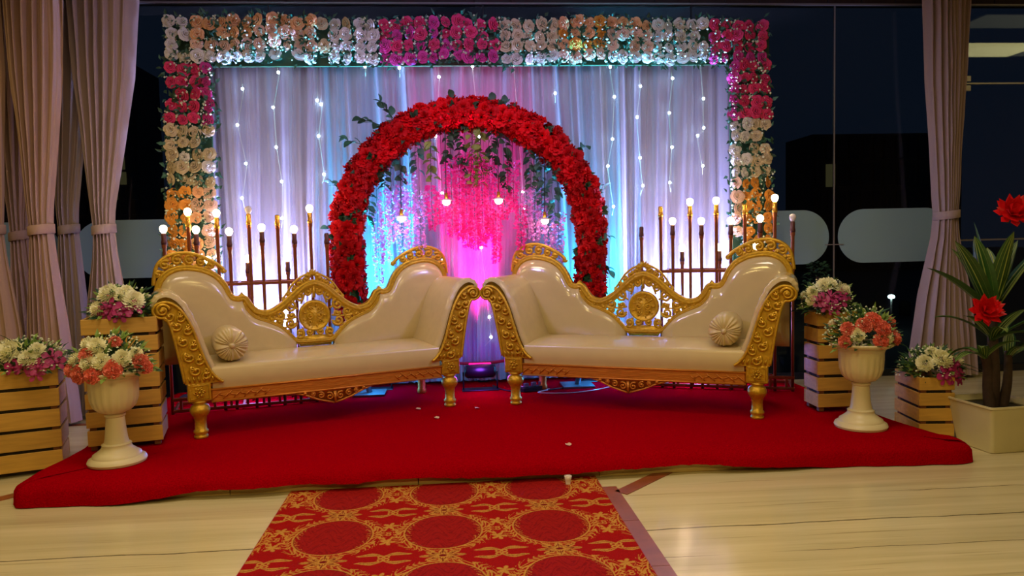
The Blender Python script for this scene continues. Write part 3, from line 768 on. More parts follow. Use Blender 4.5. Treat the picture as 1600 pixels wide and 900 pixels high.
# leafy vines hanging inside the arch
ORD = ['leftmost', 'second', 'third', 'fourth', 'fifth', 'sixth', 'seventh', 'eighth', 'ninth', 'tenth', 'eleventh', 'twelfth', 'thirteenth', 'fourteenth', 'fifteenth', 'sixteenth', 'seventeenth', 'eighteenth', 'nineteenth', 'twentieth']
def order_word(i, n):      # counted from the nearer side of the arch
    if i < n / 2: return 'leftmost' if i == 0 else ORD[i] + ' from the left'
    k = n - 1 - i; return 'rightmost' if k == 0 else ORD[k] + ' from the right'
side_word = lambda x: 'left' if x < ACX - .12 else ('right' if x > ACX + .12 else 'centre')
vines = sorted([(-0.47, 1.68, 'd'), (-0.35, 1.72, 'd'), (-0.23, 1.80, 'm'), (-0.12, 1.72, 'l'), (0.0, 1.84, 'd'), (0.10, 1.80, 'd'), (0.18, 1.70, 'l'), (0.25, 1.68, 'l'), (0.33, 1.78, 'd'), (0.43, 1.66, 'd'), (0.62, 1.66, 'd'), (0.70, 1.52, 'm'), (0.79, 1.40, 'm'), (-0.60, 1.40, 'm')])
for i, (x, zb, k) in enumerate(vines):
    zt = inner_z(x)
    v = empty('leafy_vine', (x, AY - 0.03, zt), 0, None, 'vine'); tag(v, ('dark' if k == 'd' else 'mid green' if k == 'm' else 'pale green') + ' leafy vine under the arch, ' + order_word(i, len(vines)) + ' of the vines', 'vine', 'leafy vines inside the arch')
    n = int((zt - zb) / .022) + 4; MB().tube([(0, 0, 0.02), (rr.uniform(-.02, .02), -.01, (zb - zt) / 2), (rr.uniform(-.02, .02), 0, zb - zt)], 0.002, 5).build('stem', M['leaf'], v)
    me = {'d': LEAF, 'm': LEAFT, 'l': LEAFL}[k]
    for j in range(n):
        t = (j + 1) / n; d = Vector((rr.choice((-1, 1)) * rr.uniform(.4, 1), rr.uniform(-.6, .3), rr.uniform(-1.1, -.1))).normalized()
        o = inst('leaf', me, v, (rr.uniform(-.012, .012), 0, (zb - zt) * t), (0, 0, 0), rr.uniform(.9, 1.25)); o.rotation_mode = 'QUATERNION'; o.rotation_quaternion = d.to_track_quat('Y', 'Z') @ Matrix.Rotation(rr.uniform(-1, 1), 3, 'Y').to_quaternion()
# wisteria strands
WS = [(-0.54, 1.5, 0.92), (-0.48, 1.64, 1.12), (-0.43, 1.69, 1.26), (-0.36, 1.70, 1.20), (-0.29, 1.81, 1.06), (-0.22, 1.64, 1.16), (-0.13, 1.69, 1.35), (-0.05, 1.64, 1.4), (0.02, 1.88, 1.3), (0.08, 1.9, 1.28), (0.13, 1.92, 1.22), (0.19, 1.92, 1.20), (0.25, 1.9, 1.22), (0.31, 1.87, 1.27), (0.35, 1.53, 1.10), (0.42, 1.75, 1.42), (0.49, 1.87, 1.48), (0.54, 1.53, 1.19), (0.59, 1.67, 1.28), (0.65, 1.67, 1.26), (0.70, 1.57, 1.30), (0.75, 1.48, 1.13), (0.83, 1.47, 1.08)]
for i, (x, z1, z0) in enumerate(WS):
    hot = -0.16 < x < 0.56; zt = inner_z(x)
    w = empty('wisteria_strand', (x, AY + 0.01, zt), 0, ('hot pink' if hot else 'lilac pink') + ' wisteria strand under the arch, ' + order_word(i, len(WS)) + ' of the strands', 'wisteria', 'wisteria strands inside the arch')
    MB().tube([(0, 0, 0.02), (0, 0, z0 - zt)], 0.0018, 5).build('stem', M['leaf'], w)
    mb = MB(); n = int((z1 - z0) * (900 if hot else 560))
    for j in range(n):
        t = rr.random(); rad = 0.055 * (1 - .55 * t) * (1 if (int(t * 7 + i) % 3) else .7); an = rr.uniform(0, 6.28); zz = z1 - zt + (z0 - z1) * t
        p = Vector((rad * math.cos(an) * rr.uniform(.3, 1), rad * math.sin(an), zz)); d = Vector((math.cos(an), math.sin(an), rr.uniform(-1, .4)))
        leaf_into(mb, p, d, (rr.uniform(-1, 1), -1, rr.uniform(-1, 1)), rr.uniform(.016, .028), rr.uniform(.007, .012))
    tag(mb.build('florets', M['hotpink'] if hot else M['lilac'], w, smooth=False), kind='stuff')
# hanging globe bulbs
for x, z, lab in ((-0.355, 1.445, 'lowest left hanging globe bulb among the lilac wisteria'), (-0.02, 1.559, 'hanging globe bulb just left of the pink wisteria centre'), (0.37, 1.561, 'hanging globe bulb just right of the pink wisteria centre'), (0.715, 1.404, 'hanging globe bulb at the right above the right sofa crest')):
    zt = inner_z(x, .86); h = empty('pendant_bulb', (x, AY - 0.07, zt), 0, lab, 'hanging bulb', 'globe bulbs hanging in the arch')
    MB().tube([(0, 0.04, 0), (0.004, 0, -0.1), (0, 0, z - zt + .05)], 0.003, 6).build('cord', M['cord'], h)
    MB().lathe([(0, .065), (.012, .065), (.014, .03), (.018, .022), (.018, .018), (0, .018)], 12, (0, 0, z - zt)).build('socket', M['brass'], h)
    MB().lathe([(.016, .022), (.042, .012), (.048, .006), (.042, .009), (.016, .018)], 16, (0, 0, z - zt)).build('shade', M['glassy'], h)
    MB().lathe([(0, -.030), (.016, -.026), (.027, -.014), (.030, 0), (.024, .014), (.014, .022), (0, .024)], 14, (0, 0, z - zt)).build('bulb', M['globe'], h)
    lamp('glow', 'POINT', (0, -0.045, z - zt - 0.01), 0.9, (1, .78, .55), h, shadow_soft_size=0.03)

# ================================================================ LED PAR LIGHTS
def par(x, y, col, e, label, aim, e2=0, wide=70, tint=None):
    p = empty('stage_light', (x, y, 0.12), 0, label, 'stage light')
    MB().tube([(-.13, 0, .0), (-.13, 0, .14)], .006, 6).build('bracket', M['black'], p)
    MB().tube([(.13, 0, .0), (.13, 0, .14)], .006, 6).build('bracket', M['black'], p)
    MB().bbox((0, 0, .004), (.28, .12, .008), .002).build('base', M['black'], p, smooth=False)
    MB().lathe([(.0, -.12), (.035, -.12), (.052, -.10), (.056, 0), (.052, .10), (.035, .12), (0, .12)], 20, (0, 0, .145), 'X').build('housing', M['black'], p)
    MB().bbox((0, .02, .196), (.17, .05, .012), .002).build('lens', em('lens_' + label[:4], tint or (255, 255, 255), 1.5), p, smooth=False)
    l = lamp('beam', 'SPOT', (0, 0.03, .225), e, col, p, spot_size=R(wide), spot_blend=.9, shadow_soft_size=.05)
    if e2: lamp('added_spill', 'POINT', (0, -.14, .22), e2, (.22, .24, 1) if wide > 80 else (.30, .05, 1) if col[0] > .9 else (.04, .40, 1), p, shadow_soft_size=.06)  # added point light beside the beam, tints carpet and crate sides
    d = Vector(aim) - Vector((x, y + .03, .34)); l.rotation_mode = 'QUATERNION'; l.rotation_quaternion = d.to_track_quat('-Z', 'Y')
par(.20, 5.60, (1, .01, .34), 1300, 'black stage light in the gap between the sofas, throwing magenta', (.2, 5.93, 1.9), 5, 40, (255, 20, 140))
par(-.62, 5.78, (.02, .50, 1), 4200, 'stage light behind the left sofa, throwing cyan beside the arch foot', (-.64, 5.93, 2.35), 15, 56, (40, 180, 255))
par(1.16, 5.78, (.02, .50, 1), 4200, 'stage light behind the right sofa, throwing cyan beside the arch foot', (1.17, 5.93, 2.35), 15, 56, (40, 180, 255))
par(-1.50, 5.72, (.36, .42, 1), 1800, 'stage light behind the left candle rack, throwing pale blue', (-1.40, 5.97, 1.7), 20, 84, (150, 160, 255))
par(1.90, 5.72, (.36, .42, 1), 1800, 'stage light behind the right candle rack, throwing pale blue', (1.80, 5.97, 1.7), 20, 84, (150, 160, 255))

# ================================================================ CANDLE RACKS
def pole_prof(h, tall):
    return [(0.011, 0), (0.011, h * .55), (0.012, h * .8), (0.013, h - .10), (0.017, h - .095), (0.017, h - .06), (0.013, h - .055), (0.015, h - .01), (0.010, h)]
def rack(A, ang, poles, label, length, rail_h=0.88, b=.26):
    root = empty('candle_rack', (A[0], A[1], 0.12), ang, label, 'candelabra rack')
    def P(x, y, h, state, tall):
        pp = MB().lathe(pole_prof(h, tall), 12, (x, y, 0)).build('pole', M['bronze'], root)
        MB().lathe([(0.0185, h - .075), (0.020, h - .06), (0.0155, h - .04), (0.0165, h - .005), (0.011, h + .004), (0, h + .004)], 12, (x, y, 0)).build('socket', M['brass'] if tall else M['darkwood'], pp)
        if state != 'none':
            MB().lathe([(0.010, h), (0.013, h + .006), (0.021, h + .017), (0.025, h + .033), (0.021, h + .048), (0.010, h + .056), (0, h + .058)], 14, (x, y, 0)).build('bulb', M['bulb'] if state == 'lit' else M['glassy'], pp)
        if state == 'lit': lamp('glow', 'POINT', (x, y, h + .036), 6.5, (1, .66, .38), pp, shadow_soft_size=.025)
    for (x, h, state) in poles: P(x, 0, h - .12, state, h > 1.41)
    for x in (.25, .52, .80): P(x, b, 1.02, 'lit', False)
    for z in (.02, .10, rail_h): MB().bbox((length / 2, 0.0, z), (length, .022, .022), .003).build('rail', M['bronze'], root, smooth=False)
    for z in (.02, rail_h): MB().bbox((.46, b, z), (.92, .022, .022), .003).build('rail', M['bronze'], root, smooth=False)
    for x in (0.01, .46, .91):
        for z in (.02, rail_h): MB().bbox((x, b / 2, z), (.02, .24, .02), .003).build('cross_bar', M['bronze'], root, smooth=False)
    for k in range(10): MB().bbox((length * (k + .5) / 10, 0.0, .06), (.018, .018, .07), .002).build('baluster', M['bronze'], root, smooth=False)
    return root
angL = math.atan2(5.395 - 5.146, 1.042)
rack((-1.93, 5.17), angL, [(0, 1.36, 'lit'), (.156, 1.474, 'lit'), (.203, 1.352, 'lit'), (.338, 1.463, 'lit'), (.414, 1.335, 'lit'), (.546, 1.485, 'clear'), (.629, 1.36, 'lit'), (.736, 1.475, 'none'), (.847, 1.344, 'lit'), (.959, 1.49, 'lit'), (1.07, 1.34, 'none')], 'left rack of gold and brown candle poles with glowing bulbs behind the left sofa', 1.08)
angR = math.atan2(5.384 - 5.077, -0.81)
rack((2.455, 5.09), angR, [(.013, 1.345, 'clear'), (.134, 1.488, 'lit'), (.234, 1.345, 'lit'), (.34, 1.48, 'none'), (.438, 1.335, 'lit'), (.54, 1.484, 'lit'), (.646, 1.338, 'lit'), (.727, 1.482, 'lit'), (.854, 1.344, 'lit'), (.941, 1.484, 'none'), (1.085, 1.336, 'none')], 'right rack of gold and brown candle poles with glowing bulbs behind the right sofa', 1.10, b=-.26)

# ================================================================ SOFAS
def scroll(mb, cx, cz, r, turns=1.25, a0=0.0, d=1, y=-0.02, th=0.009, n=22):
    pts = []; rad = []
    for i in range(n + 1):
        t = i / n; a = a0 + d * turns * 2 * PI * t; q = r * (1 - .80 * t)
        pts.append((cx + q * math.cos(a), y - .006 * t, cz + q * math.sin(a))); rad.append(th * (1 - .35 * t))
    mb.tube(pts, rad, 7)
    mb.lathe([(0, -.5 * th * 2), (th * 1.1, -.3 * th * 2), (th * 1.3, 0), (th * 1.3, .01)], 8, (pts[-1][0], y - .006, pts[-1][2]), 'Y')
def sweep(mb, path, prof, closed=False):      # path in xz, prof (n, y)
    m = len(path); rows = []
    for i in range(m):
        a = path[(i - 1) % m] if closed or i > 0 else path[0]; b = path[(i + 1) % m] if closed or i < m - 1 else path[-1]
        t = Vector((b[0] - a[0], b[1] - a[1])); t = t.normalized() if t.length > 1e-9 else Vector((1, 0)); nx, nz = -t.y, t.x
        rows.append([(path[i][0] + nx * p, y, path[i][1] + nz * p) for p, y in prof])
    if closed: rows.append(rows[0])
    mb.grid(rows, closed=True)
    if not closed:
        k = len(prof); n0 = len(mb.v) - m * k; mb.f.append(tuple(n0 + i for i in range(k))[::-1]); mb.f.append(tuple(n0 + (m - 1) * k + i for i in range(k)))
def mould(w, d, y0=0.0):
    return [(-w, y0), (-w, y0 - d * .6), (-w * .8, y0 - d * .9), (-w * .5, y0 - d * .75), (-w * .3, y0 - d * .95), (w * .1, y0 - d * 1.1), (w * .5, y0 - d * .8), (w * .75, y0 - d), (w, y0 - d * .6), (w, y0)]
def acanthus(mb, path, w, y, n=7, th=.006):     # leafy S curls along a path
    L = len(path)
    for k in range(n):
        i = int((k + .5) / n * (L - 1)); p = path[i]; q = path[min(i + 1, L - 1)]; a = math.atan2(q[1] - p[1], q[0] - p[0]); s = 1 if k % 2 else -1
        scroll(mb, p[0] + s * w * .18 * math.cos(a + PI / 2), p[1] + s * w * .18 * math.sin(a + PI / 2), w * .36, 1.05, a + s * .3, s, y, th, 14)
        for e in (-1, 0, 1):
            b = a + s * (1.0 + .45 * e); c = (p[0] - s * w * .10 * math.sin(a), p[1] + s * w * .1 * math.cos(a))
            mb.tube([(c[0], y, c[1]), (c[0] + w * .42 * math.cos(b), y - .004, c[1] + w * .42 * math.sin(b))], [th * .9, th * .35], 6)

D = 0.56      # seat depth to the back plane
border_h = [(0, .868), (.05, .853), (.11, .81), (.17, .755), (.235, .705), (.31, .672), (.385, .685), (.43, .728), (.465, .782), (.50, .778), (.545, .79), (.573, .83), (.598, .885), (.64, .938), (.70, .975), (.77, .995), (.85, .998), (.92, .972), (.965, .92), (.985, .855)]
vee_h = [(0, .462), (.12, .466), (.165, .505), (.235, .575), (.32, .62), (.40, .655), (.455, .715), (.47, .76)]
def make_sofa():
    root = empty('carved_sofa')
    # upholstered back panels left and right
    BH = cr(border_h[8:], 5); VH = cr(vee_h, 4)
    def zhigh(x):
        tab = sorted([(p[0], p[1]) for p in VH if p[0] >= .119 and p[0] < .47] + [(p[0], p[1]) for p in BH if p[0] > .472]); return lerp_tab(tab, x)[0]
    for s in (-1, 1):
        rows = []
        nx = 44
        for side_ in (0, 1):
            for i in range(nx + 1):
                x = .13 + (.985 - .13) * i / nx; zh = zhigh(x) if x > .14 else .475; zl = .38; row = []
                for j in range(11):
                    t = j / 10; ex = min(1, (x - .13) / .07, (.985 - x) / .05); e = min(1, ex) * (1 - abs(2 * t - 1) ** 6)
                    y = D - .012 - .050 * max(0, e) ** .6 if side_ == 0 else D + .03
                    row.append((s * x, y, zl + (zh - zl) * t))
                rows.append(row)
        a = rows[:nx + 1]; b = rows[nx + 1:]
        mb = MB(); mb.grid([ra + rb[::-1] for ra, rb in zip(a, b)], closed=True); mb.build('back_cushion', M['leather'], root)
    # gold border strip
    full = [(-x, z) for x, z in cr(border_h, 6)][::-1][:-1] + cr(border_h, 6)
    mb = MB(); sweep(mb, full, mould(.030, .060, D + .035)); mb.build('back_border', M['gold'], root)
    vf = [(-x, z) for x, z in cr(vee_h, 5)][::-1][:-1] + cr(vee_h, 5)
    mb = MB(); sweep(mb, vf, mould(.018, .045, D + .02))
    # broader foot of the medallion frame
    mb.prism([(-.105, .43), (.105, .43), (.135, .49), (.05, .505), (-.05, .505), (-.135, .49)], D - .012, D + .02)
    for s in (-1, 1): mb.prism([(s * .445, .79), (s * .476, .832), (s * .512, .79)], D - .01, D + .03)
    mb.build('lower_border', M['gold'], root)
    # pierced medallion
    mb = MB(); y = D - .005
    for s in (-1, 1):
        for (x, z, r, tn, a0, d_) in ((.165, .715, .042, 1.3, 1.2, 1), (.235, .66, .036, 1.3, -.5, -1), (.165, .60, .038, 1.2, 3.4, 1), (.155, .655, .026, 1.1, .4, -1), (.30, .638, .028, 1.2, 2.0, 1), (.355, .663, .022, 1.1, .2, -1), (.10, .775, .034, 1.2, .6, 1), (.105, .525, .034, 1.2, -1.2, -1), (.045, .812, .028, 1.1, 2.2, 1), (.235, .61, .024, 1.0, .5, 1), (.19, .545, .022, 1.1, 1, -1), (.40, .70, .020, 1.1, 1, 1), (.04, .53, .026, 1.1, 2, 1), (.275, .672, .016, 1.0, 3, 1)):
            scroll(mb, s * x, z, r, tn, a0 if s > 0 else PI - a0, d_ * s, y, .0115)
        for path in ([(.12, .64), (.2, .63), (.28, .65), (.36, .67)], [(.11, .69), (.17, .73), (.20, .72)], [(.08, .56), (.12, .50), (.14, .48)], [(.09, .73), (.06, .80), (.0, .84)], [(.12, .60), (.2, .57), (.24, .585)], [(.26, .69), (.25, .63), (.27, .60)]):
            mb.tube([(s * a, y, b) for a, b in cr(path, 4)], .008, 6)
    mb.tube([(0, y, .77), (0, y, .86)], .012, 6)
    mb.build('openwork', M['gold'], root)
    mb = MB(); mb.lathe([(.108, .03), (.112, .0), (.106, -.018), (.094, -.020), (.088, -.010), (.06, -.012), (.03, -.020), (0, -.024)], 36, (0, D + .0, .642), 'Y'); md = mb.build('medallion', M['gold'], root)
    mb = MB()
    for s in (-1, 1):
        scroll(mb, s * .035, .645, .030, 1.3, PI / 2, s, D - .018, .006); scroll(mb, s * .03, .69, .018, 1.1, 0, -s, D - .016, .005); scroll(mb, s * .032, .60, .020, 1.1, 0, s, D - .016, .005)
    for k in range(9):
        a = 2 * PI * k / 9; mb.tube([(.06 * math.cos(a), D - .012, .642 + .06 * math.sin(a)), (.082 * math.cos(a), D - .014, .642 + .082 * math.sin(a))], [.007, .004], 6)
    mb.build('relief', M['gold'], md)
    # crown of the medallion
    mb = MB(); y = D + .01
    for s in (-1, 1):
        for (x, z, r, a0, d_) in ((.05, .902, .026, 2.2, 1), (.095, .873, .024, 1.8, 1), (.135, .836, .022, 1.4, 1), (.17, .797, .020, 1.0, 1), (.03, .925, .018, .5, -1), (.205, .762, .014, 1, 1)):
            scroll(mb, s * x, z, r, 1.1, a0 if s > 0 else PI - a0, d_ * s, y, .0105)
        rim = cr([(.0, .952), (.05, .932), (.10, .905), (.145, .862), (.18, .81), (.215, .765)], 5)
        mb.tube([(s * a, y, b) for a, b in rim], .008, 7)
    for k in range(5):
        a = PI / 2 + (k - 2) * .5; mb.tube([(0, y, .93), (.045 * math.cos(a), y - .004, .93 + .04 * math.sin(a))], [.014, .005], 6)
    mb.build('crown_carving', M['gold'], root)
    # hump crests
    for s in (-1, 1):
        mb = MB()
        rim = cr([(.585, .99), (.63, 1.03), (.70, 1.07), (.78, 1.10), (.86, 1.105), (.935, 1.08), (.985, 1.03), (1.005, .96), (1.012, .90)], 6)
        mb.tube([(s * a, y, b) for a, b in rim], [.013] * len(rim), 8)
        for (x, z, r) in ((.66, 1.02, .026), (.72, 1.042, .030), (.79, 1.058, .034), (.865, 1.06, .036), (.94, 1.03, .034), (.985, .97, .024)):
            scroll(mb, s * x, z, r, 1.25, (2.4 if s > 0 else PI - 2.4), -s, y, .0125)
        for (x, z, r) in ((.69, 1.005, .014), (.755, 1.02, .014), (.83, 1.03, .014), (.905, 1.02, .016), (.955, .985, .012)): scroll(mb, s * x, z, r, 1.0, 0, s, y, .010)
        for q in range(9):
            t_ = rim[6 + q * 4]; c_ = (t_[0] * .93 + .80 * .07, t_[1] * .93 + .93 * .07); mb.tube([(s * t_[0], y, t_[1]), (s * c_[0] + s * .008, y - .01, c_[1])], [.012, .006], 6)
        scroll(mb, s * .588, .985, .018, 1.2, 0, s, y, .008)
        mb.build('crest_carving', M['gold'], root)
    # rear frame uprights
    for s in (-1, 1): MB().bbox((s * .80, D + .03, .40), (.07, .05, .40), .005).build('rear_upright', M['golddark'], root, smooth=False)
    # arms
    cloth = [(.655, .33), (.69, .40), (.725, .48), (.755, .57), (.783, .66), (.815, .745), (.855, .82), (.905, .868), (.96, .885), (1.01, .868), (1.035, .83), (1.037, .785), (1.015, .752), (.985, .742), (.96, .725), (.935, .66), (.915, .58), (.898, .50), (.885, .42), (.872, .33)]
    CL = cr(cloth, 6)
    face = [(.665, .332), (.70, .36), (.735, .41), (.768, .49), (.795, .58), (.823, .67), (.858, .745), (.90, .80), (.95, .828), (1.0, .82), (1.026, .788), (1.016, .752), (.985, .738), (.962, .735), (.94, .69), (.922, .61), (.905, .52), (.89, .43), (.875, .332)]
    FC = cr(face, 6)
    mid = cr([(.775, .37), (.80, .43), (.825, .50), (.85, .58), (.872, .66), (.90, .72), (.935, .765)], 6)
    for s in (-1, 1):
        mb = MB(); rows = []
        for yy, amp, inset in ((.012, .0, .030), (.016, .005, .012), (.03, .006, .0), (.06, .004, .0), (.10, .0015, 0), (.2, 0, 0), (.38, 0, 0), (.52, 0, 0), (.565, 0, .006), (.575, 0, .03)):
            row = []; m = len(CL); cxm = sum(p[0] for p in CL) / m; czm = sum(p[1] for p in CL) / m
            for i, p in enumerate(CL):
                a = CL[max(0, i - 1)]; b = CL[min(m - 1, i + 1)]; t = Vector((b[0] - a[0], b[1] - a[1])).normalized(); nn = (-t.y, t.x)
                rip = amp * .45 * math.sin(i * 1.3) * (1 if 24 < i < 90 else .2) - inset
                row.append((s * (p[0] + nn[0] * rip), yy, p[1] + nn[1] * rip))
            rows.append(row)
        mb.grid(rows, closed=True); n = len(CL); base = 0; mb.f.append(tuple(range(n))); mb.f.append(tuple(range(len(mb.v) - n, len(mb.v)))[::-1])
        mb.build('arm_upholstery', M['leather'], root)
        mb = MB(); mb.prism([(s * a, b) for a, b in FC], -.012, .020); pa = mb.build('arm_front', M['gold'], root, smooth=False)
        mb = MB(); sweep(mb, [(s * a, b) for a, b in [(p[0] * .994 + .005, p[1] * .995 + .002) for p in FC[:-1]]], [(-.009, -.01), (-.008, -.024), (0, -.03), (.008, -.024), (.009, -.01)])
        scroll(mb, s * .975, .780, .038, 1.6, (PI if s > 0 else 0), -s, -.024, .010, 30)
        mb.lathe([(.014, -.02), (.012, -.036), (0, -.042)], 12, (s * .975, 0, .780), 'Y')
        acanthus(mb, [(s * a, b) for a, b in mid], .10, -.016, 10, .0095)
        for k in range(7):
            xx = .69 + .026 * k; mb.tube([(s * xx, -.018, .345), (s * (xx + .012), -.022, .375)], [.007, .004], 6)
        mb.build('arm_carving', M['gold'], pa)
    # seat
    mb = MB(); rows = []; nx, ny = 40, 22
    for j in range(ny + 1):
        row = []
        for i in range(nx + 1):
            u = -1 + 2 * i / nx; x = .725 * u
            t = j / ny
            # profile around front: bottom front -> top front -> back
            if t < .28:
                k = t / .28; y = .010 - .010 * math.sin(PI * k); z = .293 + .115 * k
            elif t < .42:
                k = (t - .28) / .14; y = .010 + .016 * (1 - math.cos(k * PI / 2)); z = .408 + .016 * math.sin(k * PI / 2)
            else:
                k = (t - .42) / .58; y = .026 + (D - .05) * k; z = .424 + .006 * min(1, k * 3) + .018 * math.sin(PI * k) * (1 - u ** 4)
            row.append((x, y, z))
        rows.append(row)
    rows.append([(p[0], p[1], .293) for p in rows[-1]])
    mb.grid(rows); mb.build('seat', M['leatherseat'], root)
    # rails
    MB().bbox((0, .018, .252), (1.47, .05, .082), .008).build('front_rail', M['golddark'], root, smooth=False)
    mb = MB()
    for z in (.215, .288): mb.tube([(-.735, -.008, z), (.735, -.008, z)], .006, 8)
    for s in (-1, 1):
        for k in range(16): mb.tube([(s * (.73 - .020 * k), -.009, .228 + .03 * (k % 3) / 2), (s * (.70 - .020 * k), -.012, .244 + .03 * ((k + 1) % 3) / 2)], [.004, .002], 5)
    mb.build('rail_beading', M['golddark'], root)
    MB().bbox((0, D, .252), (1.6, .05, .082), .006).build('back_rail', M['golddark'], root, smooth=False)
    for s in (-1, 1): MB().bbox((s * .80, D / 2, .265), (.05, D - .1, .09), .006).build('side_rail', M['golddark'], root, smooth=False)
    # pendant
    mb = MB(); mb.prism([(-.24, .212), (.24, .212), (.17, .19), (.10, .155), (.04, .135), (0, .122), (-.04, .135), (-.10, .155), (-.17, .19)], .0, .022)
    for s in (-1, 1):
        for (x, z, r) in ((.035, .170, .026), (.09, .182, .022), (.14, .192, .017), (.19, .203, .012)): scroll(mb, s * x, z, r, 1.2, (1 if s > 0 else PI - 1), s, -.006, .007)
        mb.tube([(0, -.004, .125), (s * .05, -.006, .14), (s * .11, -.006, .158), (s * .18, -.004, .19), (s * .25, 0, .212)], .007, 6)
    mb.tube([(0, -.01, .20), (0, -.012, .125)], [.012, .006], 7)
    mb.build('apron_carving', M['golddark'], root)
    # legs
    for s in (-1, 1):
        lg = MB().lathe([(0, 0), (.036, 0), (.040, .006), (.040, .016), (.032, .022), (.042, .034), (.042, .046), (.034, .054), (.033, .10), (.037, .128), (.046, .140), (.056, .158), (.058, .175), (.050, .196), (.034, .208), (.045, .216), (.045, .226)], 24, (s * .80, .025, 0)).build('leg', M['gold'], root)
        MB().bbox((s * .80, .022, .280), (.13, .075, .110), .006).build('leg_block', M['gold'], root, smooth=False)
        mb = MB(); ro = (s * .80, .28)
        for k in range(6):
            a = 2 * PI * k / 6; scroll(mb, ro[0] + .020 * math.cos(a), ro[1] + .020 * math.sin(a), .012, .8, a, 1, -.018, .005, 8)
        mb.lathe([(.010, -.016), (.009, -.028), (0, -.032)], 10, (ro[0], 0, ro[1]), 'Y')
        sweep(mb, [(ro[0] - .052, .24), (ro[0] + .052, .24), (ro[0] + .052, .322), (ro[0] - .052, .322)], [(-.004, -.014), (0, -.021), (.004, -.014)], True)
        mb.build('rosette', M['gold'], lg)
        MB().lathe([(0, 0), (.03, 0), (.034, .01), (.034, .03), (.028, .04), (.030, .12), (.038, .22)], 16, (s * .78, D - .0, 0)).build('rear_leg', M['golddark'], root)
    return root
s1 = make_sofa()
ALL_FOR_COPY = list(COL.objects)
s2 = copy_tree(s1)
s1.location = (-0.768, 4.766, 0.12); s1.rotation_euler = (0, 0, R(21.51)); tag(s1, 'left gold carved sofa with matte cream seat and dark orange rail', 'sofa', 'carved wedding sofas')
s1['label'] = 'gold carved cream sofa standing on the left half of the stage'
s2.location = (1.135, 4.692, 0.12); s2.rotation_euler = (0, 0, R(-25.68)); tag(s2, 'gold carved cream sofa standing on the right half of the stage', 'sofa', 'carved wedding sofas')

for o_ in COL.objects:      # the right sofa's back is wrapped in glossy film
    if o_.parent == s2 and o_.name.startswith('back_cushion'):
        o_.material_slots[0].link = 'OBJECT'; o_.material_slots[0].material = M['leathergloss']; o_['label'] = 'glossy cream back cushion'
# bolsters
def bolster(sofa_loc, ang, lx, label):
    r = .098; root = empty('bolster_pillow', (0, 0, 0), 0, label, 'pillow', 'round bolsters on the sofas')
    ca, sa = math.cos(ang), math.sin(ang); ly = .07
    root.location = (sofa_loc[0] + ca * lx - sa * ly, sofa_loc[1] + sa * lx + ca * ly, .12 + .438 + r); root.rotation_euler = (0, 0, ang)
    n = 144; prof = [(.012, -.018), (.03, -.022), (.06, -.020), (.085, -.006), (r, .02), (r + .003, .1), (r, .30), (.085, .33), (.05, .345), (.0, .345)]
    mb = MB(); mb.lathe(prof, n, (0, 0, 0), 'Y', rad=lambda a, h: 1 + (.030 * math.sin(23 * a + 3 * math.sin(3 * a) + 1.5 * math.sin(7 * a)) * max(0, min(1, (.05 - h) / .07)) if h < .05 else 0))
    # radial gathers on the end face
    vs = []
    for (x, yy, z) in mb.v:
        rad_ = math.hypot(x, z); a = math.atan2(z, x)
        if yy < .03 and rad_ > .008: yy += .006 * math.sin(23 * a + 3 * math.sin(3 * a) + 1.5 * math.sin(7 * a)) * min(1, (rad_ / .05))
        vs.append((x, yy, z))
    mb.v = vs; mb.build('cover', M['leatherseat'], root)
    MB().lathe([(.018, -.012), (.017, -.026), (.010, -.032), (0, -.033)], 14, (0, 0, 0), 'Y').build('button', M['leather'], root)
bolster(s1.location, R(21.51), -.60, 'round cream bolster with gathered end lying at the left end of the left sofa')
bolster(s2.location, R(-25.68), .60, 'round cream bolster with gathered end lying at the right end of the right sofa')

